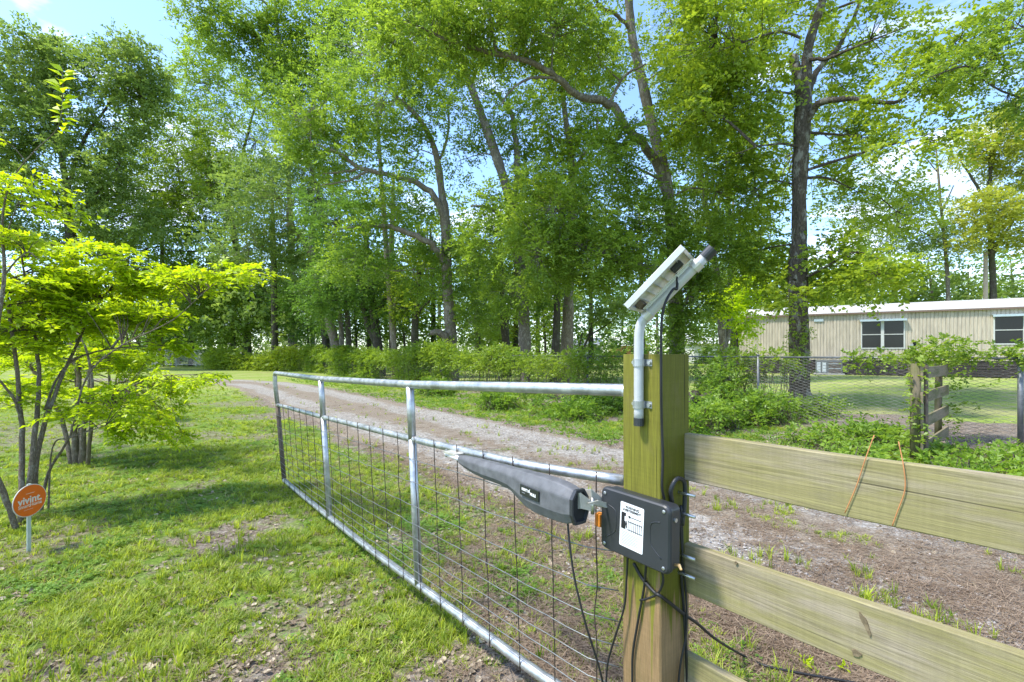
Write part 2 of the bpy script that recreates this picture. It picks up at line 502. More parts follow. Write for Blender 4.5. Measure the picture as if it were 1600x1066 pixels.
M_bark_myrtle = bark_mat("mottled_myrtle_bark", (.22, .17, .12), (.40, .33, .24), (.46, .44, .36), .6, 5.0)
M_twig = bark_mat("twig_bark", (.09, .07, .05), (.19, .155, .11), (.28, .27, .22), .3, 3.0)

GREENS = {
 'oak':    leaf_mat("oak_leaves", (0.090, 0.164, 0.024), (0.260, 0.366, 0.052), .52, (1.7, 1.65, .85)),
 'gum':    leaf_mat("sweetgum_leaves", (0.117, 0.201, 0.022), (0.313, 0.408, 0.046), .54, (1.7, 1.6, .8)),
 'deep':   leaf_mat("deep_green_leaves", (0.064, 0.133, 0.027), (0.164, 0.265, 0.046), .47, (1.6, 1.7, .95)),
 'blue':   leaf_mat("blue_green_leaves", (.095, .165, .045), (.225, .305, .078), .50, (1.6, 1.6, .9)),
 'yellow': leaf_mat("yellow_green_leaves", (0.254, 0.307, 0.037), (0.488, 0.509, 0.081), .48, (1.4, 1.35, .8)),
 'lime':   leaf_mat("lime_shrub_leaves", (0.265, 0.403, 0.013), (0.488, 0.604, 0.026), .55, (1.6, 1.5, .55)),
 'weed':   leaf_mat("weed_leaves", (0.106, 0.212, 0.027), (0.265, 0.387, 0.058), .46, (1.6, 1.6, .85)),
 'vine':   leaf_mat("vine_leaves", (0.095, 0.185, 0.022), (0.270, 0.366, 0.048), .47, (1.65, 1.6, .85)),
 'far':    leaf_mat("far_leaves", (0.122, 0.191, 0.048), (0.265, 0.350, 0.081), .50, (1.5, 1.5, .95)),
}
M_grass = leaf_mat("grass_blades", (.140, .220, .022), (.440, .510, .065), .46, (1.45, 1.4, .7), .5, True)
M_drygrass = leaf_mat("dry_grass_blades", (.26, .23, .09), (.45, .40, .20), .35, (1.2, 1.1, .8), .6, True)
M_clover = leaf_mat("clover_leaves", (.10, .21, .03), (.24, .37, .06), .40, (1.5, 1.6, .7), .5, True)
M_dead = leaf_mat("dead_leaves", (.13, .090, .055), (.54, .46, .33), .2, (1.2, 1.0, .8), .7, True)
M_needle = leaf_mat("pine_needles", (.15, .10, .064), (.34, .255, .175), .15, (1.2, 1.0, .8), .7, True)
M_pebble = leaf_mat("gravel_stones", (.17, .155, .14), (.46, .44, .42), .0, (1, 1, 1), .8, True)

# ground material
M_ground, nt, out = new_mat("grassy_soil")
pos = mapping(nt, (1, 1, 1), src='Position')
g = N(nt, "ShaderNodeAttribute", attribute_name="grass").outputs['Fac']
fld = N(nt, "ShaderNodeAttribute", attribute_name="field").outputs['Fac']
fine = noise(nt, pos, 38, 6, .75); med = noise(nt, pos, 5, 5, .65); big = noise(nt, pos, .5, 4, .6)
soil = ramp(nt, fine, [(.34, (.075, .058, .043)), (.50, (.175, .138, .105)), (.66, (.37, .32, .27))])
soil = mixc(nt, ramp(nt, med, [(.5, 0), (.66, .55)]), soil, (.30, .275, .25))
gr = ramp(nt, fine, [(.34, (.055, .085, .015)), (.52, (.13, .21, .03)), (.68, (.24, .32, .06))])
gr = mixc(nt, ramp(nt, med, [(.45, 0), (.7, .4)]), gr, (.25, .26, .08))
fr = ramp(nt, noise(nt, pos, 9, 8, .75), [(.34, (.12, .19, .035)), (.52, (.23, .30, .06)), (.68, (.38, .40, .13))])
fr = mixc(nt, ramp(nt, big, [(.45, 0), (.62, .6)]), fr, (.36, .33, .16))
gr = mixc(nt, fld, gr, fr)
gf = N(nt, "ShaderNodeMath", operation='MULTIPLY_ADD'); L(nt, g, gf.inputs[0]); gf.inputs[1].default_value = 1.25
ns = N(nt, "ShaderNodeMath", operation='SUBTRACT'); L(nt, noise(nt, pos, 14, 5, .7), ns.inputs[0]); ns.inputs[1].default_value = .55
L(nt, ns.outputs[0], gf.inputs[2])
c = mixc(nt, ramp(nt, gf.outputs[0], [(.25, 0), (.55, 1)]), soil, gr)
principled(nt, out, c, .95, 0, .1, bump(nt, fine, .8, .02))

M_road, nt, out = new_mat("gravel_road")
pos = mapping(nt, (1, 1, 1), src='Position')
vo = N(nt, "ShaderNodeTexVoronoi", Scale=42.0); L(nt, pos, vo.inputs['Vector'])
st = ramp(nt, N(nt, "ShaderNodeSeparateColor").outputs[0], [(0, .2), (1, .8)])
sep = N(nt, "ShaderNodeSeparateColor"); L(nt, vo.outputs['Color'], sep.inputs[0])
stone = ramp(nt, sep.outputs[0], [(0, (.17, .158, .142)), (.5, (.275, .258, .232)), (1, (.42, .40, .365))])
stone = mixc(nt, ramp(nt, noise(nt, pos, 26, 6, .7), [(.35, .6), (.6, 0)]), stone, (.22, .19, .155))
lit = N(nt, "ShaderNodeAttribute", attribute_name="litter").outputs['Fac']
nd = noise(nt, pos, 55, 6, .8)
duff = ramp(nt, nd, [(.36, (.088, .069, .051)), (.5, (.20, .163, .122)), (.64, (.36, .31, .245))])
lf = N(nt, "ShaderNodeMath", operation='ADD'); L(nt, lit, lf.inputs[0])
l2 = N(nt, "ShaderNodeMath", operation='MULTIPLY_ADD'); L(nt, noise(nt, pos, 7, 7, .75), l2.inputs[0]); l2.inputs[1].default_value = 1.5; l2.inputs[2].default_value = -.75
L(nt, l2.outputs[0], lf.inputs[1])
c = mixc(nt, ramp(nt, lf.outputs[0], [(.35, 0), (.6, .92)]), stone, duff)
principled(nt, out, c, .92, 0, .15, bump(nt, mixc(nt, .5, vo.outputs['Distance'], nd), .7, .015))

# ------------------------------------------------------------------ ground sheet
def build_ground():
    n = 320
    t = np.linspace(-1, 1, n)
    X = 2.2 * np.sinh(5.7 * t); Yc = 3.0 + 2.2 * np.sinh(5.7 * t)
    gx, gy = np.meshgrid(X + .3, Yc, indexing='xy')
    x = gx.ravel(); y = gy.ravel()
    z = ground_z(x, y) + ground_rough(x, y)
    me = bpy.data.meshes.new("ground")
    me.vertices.add(n * n); me.vertices.foreach_set("co", np.stack([x, y, z], 1).astype(np.float32).ravel())
    i = np.arange(n * n).reshape(n, n)
    q = np.stack([i[:-1, :-1], i[:-1, 1:], i[1:, 1:], i[1:, :-1]], -1).reshape(-1, 4)
    me.loops.add(q.size); me.loops.foreach_set("vertex_index", q.ravel().astype(np.int32))
    me.polygons.add(len(q)); me.polygons.foreach_set("loop_start", np.arange(0, q.size, 4, dtype=np.int32))
    me.polygons.foreach_set("loop_total", np.full(len(q), 4, dtype=np.int32))
    me.polygons.foreach_set("use_smooth", np.ones(len(q), dtype=bool))
    me.update(calc_edges=True)
    g = grass_mask(x, y)
    u, v = w2uv(x, y)
    far = sstep(14, 30, np.hypot(x, y))
    g = g * (1 - far) + np.maximum(g, .75) * far
    a = me.attributes.new("grass", 'FLOAT', 'POINT'); a.data.foreach_set("value", g.astype(np.float32))
    f = np.maximum(sstep(10.5, 12.5, u), sstep(12, 22, np.hypot(x, y)) * .8)
    a = me.attributes.new("field", 'FLOAT', 'POINT'); a.data.foreach_set("value", f.astype(np.float32))
    me.materials.append(M_ground)
    o = bpy.data.objects.new("ground", me); COL.objects.link(o)
    tag(o, "flat patchy lawn and leaf-strewn soil on both sides of the driveway", kind='structure')
build_ground()

def road_center(s):
    """arc length along the driveway -> centre point and sideways normal"""
    s = np.asarray(s, float)
    R, s0 = 13.0, 21.0
    th = np.clip((s - s0) / R, 0, 1.05)
    st = np.minimum(s, s0)
    extra = np.maximum(s - s0 - 1.05 * R, 0)
    u = 4.0 - R * (1 - np.cos(th)) - extra * math.sin(1.05)
    v = st + R * np.sin(th) + extra * math.cos(1.05)
    nu = np.cos(th); nv = np.sin(th)
    return u, v, nu, nv
def build_road():
    s = np.concatenate([np.arange(-8, 10, .09), np.arange(10, 25, .2), np.arange(25, 75, .8)])
    w = np.linspace(-1.62, 1.62, 37)
    uc, vc, nu, nv = road_center(s)
    U = uc[:, None] + nu[:, None] * w[None]; V = vc[:, None] + nv[:, None] * w[None]
    x = CU * U - SU * V; y = SU * U + CU * V
    edge = np.abs(w)[None] + (fbm(x, y, .8, 61) - .5) * .5
    z = ground_z(x, y) + .018 - .05 * sstep(1.25, 1.62, edge)
    rut = -.018 * (np.exp(-((w[None] - .75) / .22) ** 2) + np.exp(-((w[None] + .75) / .22) ** 2))
    z = z + rut * .6 + (fbm(x, y, .25, 71) - .5) * .014
    z = np.where(np.abs(w)[None] > 1.58, ground_z(x, y) - .06, z)
    lit = .24 + .62 * np.exp(-(w[None] / .38) ** 2) + .55 * sstep(1.0, 1.35, np.abs(w)[None]) + (fbm(x, y, 1.6, 81) - .5) * 1.3
    lit = lit - .25 * (np.exp(-((w[None] - .72) / .3) ** 2) + np.exp(-((w[None] + .72) / .3) ** 2))
    lit = lit + .22 * sstep(8, 16, vc)[:, None]
    n, m = z.shape
    me = bpy.data.meshes.new("gravel_driveway")
    me.vertices.add(n * m); me.vertices.foreach_set("co", np.stack([x, y, z], -1).astype(np.float32).ravel())
    i = np.arange(n * m).reshape(n, m)
    q = np.stack([i[:-1, :-1], i[:-1, 1:], i[1:, 1:], i[1:, :-1]], -1).reshape(-1, 4)
    me.loops.add(q.size); me.loops.foreach_set("vertex_index", q.ravel().astype(np.int32))
    me.polygons.add(len(q)); me.polygons.foreach_set("loop_start", np.arange(0, q.size, 4, dtype=np.int32))
    me.polygons.foreach_set("loop_total", np.full(len(q), 4, dtype=np.int32))
    me.polygons.foreach_set("use_smooth", np.ones(len(q), dtype=bool))
    me.update(calc_edges=True)
    a = me.attributes.new("litter", 'FLOAT', 'POINT'); a.data.foreach_set("value", np.broadcast_to(lit, z.shape).astype(np.float32).ravel())
    me.materials.append(M_road)
    o = bpy.data.objects.new("gravel_driveway", me); COL.objects.link(o)
    tag(o, "gravel driveway with a strip of pine needles running away to the left", kind='structure')
build_road()

# ------------------------------------------------------------------ trailer home
M_siding, nt, out = new_mat("tan_ribbed_siding")
c = mixc(nt, 1.0, (.47, .41, .32), ramp(nt, noise(nt, mapping(nt, (2.2, 1, .35)), 3, 5, .7), [(.35, .74), (.6, 1.06)]), 'MULTIPLY')
c = mixc(nt, ramp(nt, noise(nt, mapping(nt, (7, 1, .5), (3, 0, 1)), 2, 4, .6), [(.56, 0), (.68, .35)]), c, (.30, .27, .20))
principled(nt, out, c, .55, 0, .4)
M_roof = simple_mat("pale_metal_roof", (.56, .525, .48), .45, .2, .4, .10, 2)
M_fascia = simple_mat("brown_fascia", (.16, .11, .08), .6)
M_winframe = simple_mat("white_window_frame", (.50, .51, .48), .5, 0, .4, .06)
M_awn = simple_mat("grey_blue_awning", (.42, .50, .53), .5, .2, .4, .1)
M_skirt = simple_mat("dark_skirting_board", (.055, .045, .045), .8, 0, .2, .4, 3)
M_void = simple_mat("dark_interior", (.02, .02, .022), .9)
M_ac = simple_mat("grey_cabinet", (.13, .14, .15), .55, .2, .4, .1)
M_ac2 = simple_mat("pale_label", (.45, .48, .52), .5)
M_glass, nt, out = new_mat("window_glass")
p = principled(nt, out, (.012, .014, .016), .12, 0, .35)

def build_trailer():
    A = np.array([13.97, 29.9]); B = np.array([24.6, 23.4])
    d = (B - A) / np.linalg.norm(B - A)
    back = np.array([-d[1], d[0]])
    if back[1] < 0: back = -back
    Lg = 19.5; W = 4.2
    # local frame: x along the wall, y to the back, z up
    Mx = Matrix(((d[0], back[0], 0, A[0]), (d[1], back[1], 0, A[1]), (0, 0, 1, 0.17), (0, 0, 0, 1)))
    root = empty("mobile_home", "long tan ribbed mobile home with a pale roof beyond the chain link fence", "mobile home", (A[0], A[1], .17))
    z0, z1 = .80, 3.36
    # windows in local x
    def lx(px):
        # intersect the wall line with the pixel column
        k = (px - CX) / FPX
        t = (k * A[1] - A[0]) / (d[0] - k * d[1])
        return t
    wins = [(lx(1345), lx(1414), 1.42, 3.02 - .06), (lx(1552), lx(1601), 1.60, 3.02)]
    def wall(x0, x1, a, b):
        m = MB(); x = x0; k = 0
        prof = []
        while x < x1 - 1e-4:
            xe = min(x + .10, x1); prof += [(x, 0), (xe, 0)]
            if xe < x1 - .05: prof += [(xe + .012, .022), (xe + .04, .022)]; x = xe + .052
            else: x = x1
        prof = [(min(px_, x1), py_) for px_, py_ in prof]
        v = [(px_, py_, a) for px_, py_ in prof] + [(px_, py_, b) for px_, py_ in prof]
        n = len(prof)
        m.add(v, [(i, i + 1, n + i + 1, n + i) for i in range(n - 1)])
        return m
    m = MB()
    xs = [0] + [k for w in wins for k in (w[0], w[1])] + [Lg]
    for i in range(0, len(xs), 2):
        w = wall(xs[i], xs[i + 1], z0, z1); m.add(w.v[0], w.f)
    for w0, w1, a, b in wins:
        q = wall(w0, w1, z0, a); m.add(q.v[0], q.f)
        q = wall(w0, w1, b, z1); m.add(q.v[0], q.f)
    m.box((0, .03, z0), (.05, W, z1)); m.box((Lg - .05, .03, z0), (Lg, W, z1)); m.box((0.05, W - .05, z0), (Lg - .05, W, z1))
    m.build("wall", M_siding, root, Mx)
    r = MB()
    rp = [(-.12, z1 + .02), (-.12, z1 + .07), (W * .25, z1 + .52), (W * .5, z1 + .66), (W * .75, z1 + .52), (W + .12, z1 + .07), (W + .12, z1 + .02)]
    v = [(-.1, y, z) for y, z in rp] + [(Lg + .1, y, z) for y, z in rp]
    n = len(rp)
    r.add(v, [(i, n + i, n + (i + 1) % n, (i + 1) % n) for i in range(n)] + [tuple(range(n)), tuple(n + i for i in range(n))[::-1]])
    ro = r.build("roof", M_roof, root, Mx)
    s = MB()
    for k in range(1, 16): s.box((k * 1.22 - .02, -.02, z1 + .075), (k * 1.22 + .02, -.015 + .02, z1 + .10))
    f = MB(); f.box((-.1, -.135, z1 - .04), (Lg + .1, -.122, z1 + .05)); f.build("fascia", M_fascia, root, Mx)
    for w0, w1, a, b in wins:
        fr = MB(); t = .055
        fr.box((w0, -.03, a), (w0 + t, .06, b)); fr.box((w1 - t, -.03, a), (w1, .06, b))
        fr.box((w0 + t, -.03, a), (w1 - t, .06, a + t)); fr.box((w0 + t, -.03, b - t), (w1 - t, .06, b))
        double = (w1 - w0) > 1.6
        if double: fr.box(((w0 + w1) / 2 - .07, -.032, a + t), ((w0 + w1) / 2 + .07, .05, b - t))
        cols = [(w0 + t, (w0 + w1) / 2 - .07), ((w0 + w1) / 2 + .07, w1 - t)] if double else [(w0 + t, w1 - t)]
        for c0, c1 in cols: fr.box((c0, -.02, (a + b) / 2 - .02), (c1, .04, (a + b) / 2 + .02))
        fo = fr.build("window", M_winframe, root, Mx)
        for c0, c1 in cols:
            for p0, p1 in ((a + t, (a + b) / 2 - .02), ((a + b) / 2 + .02, b - t)):
                g = MB(); g.box((c0, .012, p0), (c1, .02, p1))
                go = g.build("pane", M_glass, fo, None)
                go.matrix_basis = Matrix()
        aw = MB(); aw.box((w0 - .06, -.22, b + .02), (w1 + .06, -.01, b + .05)); aw.box((w0 - .06, -.24, b - .06), (w1 + .06, -.225, b + .05))
        aw.build("awning", M_awn, root, Mx)
        iv = MB(); iv.box((.06, 1.6, z0 + .02), (Lg - .06, 1.62, z1 - .02)); iv.build("inner_wall", M_void, root, Mx)
    vt = MB(); x = lx(1272); vt.box((x, -.05, 2.98), (x + .45, -.005, 3.12)); vt.build("wall_vent", M_awn, root, Mx)
    for k in range(6):
        sb = MB(); za = k * .13; sb.box((.1 + .02 * (k % 2), .02 + .012 * (k % 3), za + .01), (Lg - .1, .06 + .012 * (k % 3), za + .108))
        tag(sb.build("skirting_board", M_skirt, root, Mx))
    sv = MB(); sv.box((.1, .12, 0), (Lg - .1, .14, .79)); sv.build("skirting_backing", simple_mat("pale_backing", (.22, .20, .19), .9), root, Mx)
    # air conditioner on the lawn in front
    x = lx(1274)
    Mac = Mx @ Matrix.Translation((x, -.75, 0))
    aloc = Mac.translation
    ac = empty("air_conditioner", "grey outdoor cooling unit with pale side panels by the mobile home's skirting", "air conditioner", (aloc.x, aloc.y, .17))
    b = MB(); b.box((0, 0, .06), (1.25, .6, .78)); b.build("cabinet", M_ac, ac, Mac, bevel=.02)
    for k in range(9):
        g = MB(); g.box((.62, -.012, .12 + k * .066), (1.18, -.002, .15 + k * .066)); g.build("louvre", M_ac2 if k % 4 == 3 else M_fascia, ac, Mac)
    b = MB(); b.box((.06, -.012, .12), (.24, -.002, .68)); b.box((.32, -.012, .12), (.5, -.002, .68)); b.build("label_panel", M_ac2, ac, Mac)
    b = MB(); b.box((-.1, -.1, 0), (1.35, .7, .06)); b.build("pad", simple_mat("concrete_pad", (.40, .39, .37), .9), ac, Mac)
    # meter pedestal
    q = P(1424, 560, 17.5)
    mp_ = empty("utility_pedestal", "narrow wooden pedestal with a dark meter box on top, behind the chain link fence", "utility post", (q[0], q[1], float(ground_z(q[0], q[1]))))
    gz = float(ground_z(q[0], q[1]))
    b = MB(); b.box((q[0] - .09, q[1] - .05, gz), (q[0] + .07, q[1] + .05, 1.62)); b.build("post", M_oldpost, mp_)
    b = MB(); b.box((q[0] + .0, q[1] - .09, 1.35), (q[0] + .11, q[1] - .051, 1.78)); b.build("meter_box", M_void, mp_)
    b = MB(); b.box((q[0] - .12, q[1] - .10, 1.50), (q[0] - .01, q[1] - .052, 1.68)); b.build("switch_box", M_signedge, mp_)
build_trailer()

# utility pole behind the home
q = P(1540, 552, 36)
pole = MB(); pole.tube([(q[0], q[1], 0), (q[0], q[1], 4.5), (q[0], q[1], 8.8)], [.17, .15, .13], 12)
tag(pole.build("utility_pole", simple_mat("pale_pole_wood", (.42, .34, .24), .85), smooth=True), "pale round wooden pole rising behind the mobile home's roof at the right", "pole")

# ------------------------------------------------------------------ far things seen through the trees
def far_house(name, label, cat, px0, px1, Y, hw, hr, wallm, roofm, trim=None):
    x0 = (px0 - CX) / FPX * Y; x1 = (px1 - CX) / FPX * Y
    gz = float(ground_z((x0 + x1) / 2, Y))
    root = empty(name, label, cat, ((x0 + x1) / 2, Y + 2, gz))
    b = MB(); b.box((x0, Y, gz), (x1, Y + 6, gz + hw)); b.build("wall", wallm, root)
    r = MB(); e = .4
    v = [(x0 - e, Y - e, gz + hw - .05), (x1 + e, Y - e, gz + hw - .05), (x1 + e, Y + 6 + e, gz + hw - .05), (x0 - e, Y + 6 + e, gz + hw - .05), (x0 - e, Y + 3, gz + hr), (x1 + e, Y + 3, gz + hr)]
    r.add(v, [(0, 1, 5, 4), (2, 3, 4, 5), (0, 4, 3), (1, 2, 5), (0, 3, 2, 1)]); r.build("roof", roofm, root)
    w = MB(); w.box((x0 + (x1 - x0) * .55, Y - .05, gz + .9), (x0 + (x1 - x0) * .72, Y - .004, gz + 2.0)); w.build("window", M_glass, root)
    w = MB(); w.box((x0 + (x1 - x0) * .2, Y - .05, gz + .05), (x0 + (x1 - x0) * .32, Y - .004, gz + 2.1)); w.build("door", trim or M_winframe, root)
M_redw = simple_mat("red_shed_paint", (.42, .07, .06), .7)
M_orangew = simple_mat("orange_brick", (.50, .24, .12), .8)
M_whitew = simple_mat("white_wall", (.62, .62, .60), .7)
M_rooff = simple_mat("light_shingle", (.48, .46, .46), .8)
far_house("shed", "small red shed seen between trunks beyond the vine-covered fence", "shed", 798, 815, 55, 2.2, 3.0, M_redw, M_rooff)
far_house("house", "low house with an orange end wall and pale roof far behind the wooden post", "house", 962, 1015, 78, 2.6, 4.2, M_orangew, M_whitew, M_void)
far_house("house", "long white house glimpsed between trunks left of the tan mobile home", "house", 1085, 1150, 62, 2.6, 3.9, M_whitew, M_whitew, M_void)
far_house("house", "pale low building behind the brown twin trunks in the middle distance", "house", 895, 940, 66, 2.4, 3.4, M_whitew, M_rooff)
def utility_trailer():
    Y = 42
    x0 = (658 - CX) / FPX * Y; x1 = (690 - CX) / FPX * Y; gz = float(ground_z(x0, Y))
    r = empty("cargo_trailer", "low white trailer with a rack of bent pale tubes beyond the vine-covered fence", "trailer", ((x0 + x1) / 2, Y, gz))
    b = MB(); b.box((x0, Y, gz + .55), (x1, Y + 1.6, gz + 1.35)); b.build("bed", M_whitew, r, bevel=.05)
    for k in range(5):
        xx = x0 + .1 + (x1 - x0 - .2) * k / 4
        for yy in (Y + .02, Y + 1.58):
            b = MB(); b.tube([(xx, yy, gz + 1.3), (xx + .15, yy, gz + 1.95)], .03, 6); b.build("rack_tube", M_winframe, r)
    for yy in (Y + .02, Y + 1.58):
        b = MB(); b.tube([(x0, yy, gz + 1.95), (x1, yy, gz + 1.95), (x1 + .2, yy, gz + 1.4)], .035, 6); b.build("rack_rail", M_winframe, r)
    for xx in (x0 + .5, x1 - .5):
        b = MB(); b.tube([(xx, Y - .12, gz + .3), (xx, Y + .1, gz + .3)], .3, 16); b.build("wheel", M_void, r)
utility_trailer()

# ------------------------------------------------------------------ trees
TREE_LEAVES = 0
LUM = {}
def tree(name, label, Y, trunk, limbs, blobs, kind='oak', leaf=.09, bark=None, aspect=.5, group=None,
         per=(9, 10), rc=.55, ntrunk=14, cat="tree", twig=True, seed=0, roots=0, tb=0.0, base_z=None, limb_n=8):
    """trunk/limbs: (px, py, radius_px, dY); blobs: (px, py, rx_px, ry_px, dY, clusters)"""
    global TREE_LEAVES
    rg = np.random.default_rng(1000 + seed)
    tp = np.array([P(a, b, Y + d) for a, b, r, d in trunk]); tr = np.array([r * (Y + d) / FPX / (1 + ((a - CX) / FPX) ** 2) ** .5 * .83 for a, b, r, d in trunk])
    gz = float(ground_z(tp[0][0], tp[0][1]))
    tp[0][2] = gz - .1
    root = empty(name, label, cat, (tp[0][0], tp[0][1], gz), group)
    pts, rad = smooth_path(tp, tr, 6)
    rad = rad * (1 + .05 * rg.normal(0, 1, len(rad)))
    m = MB(); m.tube(pts, rad, ntrunk)
    V = m.v[0]
    jit = 1
    cen = np.repeat(pts, ntrunk, axis=0)
    ph = rg.uniform(0, 6, 4)
    ang = np.tile(np.linspace(0, 2 * np.pi, ntrunk, endpoint=False), len(pts))
    zz = cen[:, 2]
    k = 1 + .07 * np.sin(3 * ang + ph[0] + zz * .8) + .05 * np.sin(5 * ang + ph[1] - zz * 1.7)
    m.v[0] = cen + (V - cen) * k[:, None]
    for i in range(roots):
        a = i * 2 * np.pi / roots + rg.uniform(-.3, .3); R = tr[0]
        dd = np.array([math.cos(a), math.sin(a), 0])
        b0 = np.array([tp[0][0], tp[0][1], gz])
        rp, rr = smooth_path([b0 + dd * R * .35 + [0, 0, R * 1.1], b0 + dd * R * .85 + [0, 0, R * .42], b0 + dd * R * 1.35 + [0, 0, .04], b0 + dd * R * 1.9 + [0, 0, -.12]],
                             [R * .45, R * .36, R * .24, R * .1], 4)
        m.tube(rp, rr, 8)
    m.build("trunk", bark or M_bark_oak, root, smooth=True, local=np.array([tp[0][0], tp[0][1], gz]))
    limb_pts = [pts[len(pts) // 3:]]
    for lb in limbs:
        lp = np.array([P(a, b, Y + d) for a, b, r, d in lb]); lr = np.array([r * (Y + d) / FPX / (1 + ((a - CX) / FPX) ** 2) ** .5 * .83 for a, b, r, d in lb])
        q, qr = smooth_path(lp, lr, 5)
        q[1:-1] += rg.normal(0, 1, q[1:-1].shape) * qr[1:-1, None] * .22
        m = MB(); m.tube(q, qr, limb_n); m.build("limb", bark or M_bark_oak, root, smooth=True, local=lp[0])
        limb_pts.append(q)
    # crown
    C = []; BC = []
    extra = MB()
    if Y < 16: cm, lm, nm_ = 1.8, 1.18, 1
    elif Y < 33 or twig: cm, lm, nm_ = 1.75, 1.27, 2
    else: cm, lm, nm_ = 1.1, 1.3, 0
    leaf = leaf * lm; per = (per[0] + nm_, per[1] + nm_)
    for (a, b, rx, ry, dY, n) in blobs:
        n = int(n * cm)
        c = P(a, b, Y + dY); R = np.array([rx * (Y + dY) / FPX, rx * (Y + dY) / FPX * .85, ry * (Y + dY) / FPX])
        dv = rand_dirs(n, 0, 1, rg) * (rg.uniform(0.15, 1, n) ** .55)[:, None]
        C.append(c + dv * R); BC.append(np.repeat(c[None], n, 0))
        if twig:
            allp = np.concatenate(limb_pts)
            dist = np.linalg.norm(allp - c, axis=1) + np.maximum(allp[:, 2] - c[2], 0) * 2
            s = allp[np.argmin(dist)]
            Ln = np.linalg.norm(c - s)
            if Ln > .4:
                mid = (s + c) / 2 + rg.normal(0, .08, 3) * Ln + [0, 0, .06 * Ln]
                q, qr = smooth_path([s, mid, c], [.012 * Ln + .015, .008 * Ln + .012, .010], 4)
                extra.tube(q, qr, 5, cap=False); limb_pts.append(q)
    C = np.concatenate(C); BC = np.concatenate(BC)
    if twig:
        allp = np.concatenate(limb_pts)
        for c in C:
            dd = np.linalg.norm(allp - c, axis=1); i = np.argmin(dd)
            if dd[i] < .15 or dd[i] > 4.5: continue
            s = allp[i]; mid = (s + c) / 2 + rg.normal(0, .06, 3) * dd[i] + [0, 0, -.04 * dd[i]]
            extra.tube([s, mid, c], [.006 + .006 * dd[i], .005 + .003 * dd[i], .004], 3, cap=False)
        if extra.v: tag(extra.build("branches", bark or M_bark_oak, root), kind='stuff')
    ns, nl = per
    K = len(C) * ns
    ci = np.repeat(np.arange(len(C)), ns)
    ax = unit(rand_dirs(K, .05, .55, rg) + unit(C - BC)[ci] * .55)
    o = C[ci] + ax * (rg.uniform(0, .35, K) * rc)[:, None] + rg.normal(0, rc * .22, (K, 3)) * [1, 1, .6]
    Ls = rg.uniform(.5, 1.1, K) * rc
    tri = Y >= 16
    V, si = sprays(o, ax, Ls, nl, leaf, aspect, .25, .5, .9, rg, tri)
    ct = rg.uniform(0, 1, len(C))
    tint = np.clip(.5 * ct[ci][si] + .25 * rg.uniform(0, 1, K)[si] + .3 * rg.uniform(0, 1, len(si)) - .05 + tb, 0, 1)
    cr_ = quads_mesh("crown", V, GREENS[kind], root, tint, nv=3 if tri else 4)
    TREE_LEAVES += len(si)
    return root

# --- the big tree right of the post
tree("sweetgum_tree", "thick dark-barked tree just behind the chain link fence, in front of the tan mobile home", 12.1,
     [(1250, 640, 27, 0), (1249, 612, 21, 0), (1249, 570, 18.5, 0), (1248, 500, 18, 0), (1247, 430, 19.5, 0), (1250, 370, 15, 0), (1249, 300, 14.5, 0), (1251, 240, 15, 0), (1254, 175, 16.5, 0), (1258, 130, 12, 0), (1264, 70, 9, .1), (1284, 5, 8, .2), (1300, -60, 6, .3), (1310, -140, 4, .3)],
     [[(1254, 170, 12, 0), (1246, 120, 11, 0), (1240, 88, 9, 0)],
      [(1256, 195, 9, 0), (1275, 165, 8, -.3), (1310, 154, 6.5, -.8), (1355, 158, 6, -1.2), (1398, 160, 4.5, -1.5), (1412, 152, 2, -1.6)],
      [(1260, 150, 7, 0), (1278, 110, 6, .5), (1312, 70, 4.5, 1), (1345, 0, 3.5, 1.5), (1365, -70, 2, 1.7)],
      [(1262, 92, 4, 0), (1290, 92, 4, -.5), (1320, 80, 3, -1), (1365, 62, 2, -1.5), (1420, 40, 1, -2)],
      [(1248, 230, 3, 0), (1225, 225, 2.5, -.3), (1190, 228, 1.5, -.8), (1150, 240, 1, -1.2)],
      [(1248, 440, 4, 0), (1285, 420, 2.6, -.6), (1330, 395, 2, -1.2), (1370, 400, 1, -1.6)],
      [(1252, 60, 3, 0), (1215, 50, 2.5, -.5), (1150, 70, 1.5, -1)]],
     [(1120, 60, 100, 80, -.5, 46), (1165, 150, 66, 80, .2, 30), (1080, 170, 80, 70, 0, 26), (1230, 20, 110, 50, 2.6, 22), (1360, 60, 80, 60, .5, 15), (1430, 130, 80, 50, -1.5, 17), (1345, 215, 66, 40, .6, 13), (1440, 215, 60, 34, -1.8, 8),
      (1180, 300, 50, 60, .9, 12), (1340, 300, 56, 36, 1.0, 9), (1320, 400, 44, 30, -.8, 13), (1370, 430, 50, 20, -1.8, 12), (1232, 462, 20, 12, -1.0, 4), (1190, 390, 34, 46, .8, 10), (1500, 60, 60, 50, -2, 9),
      (1240, 240, 110, 90, 2.8, 26), (1215, 430, 46, 40, 1.2, 12), (1290, 445, 50, 24, .4, 10), (1160, 250, 60, 60, 1.5, 18), (1300, 120, 70, 60, 2.0, 14), (1400, 330, 50, 40, .5, 8), (1250, -120, 220, 110, 0, 60)],
     'gum', .082, M_bark_gum, .72, per=(8, 9), rc=.50, ntrunk=20, seed=1, roots=6, tb=.15)

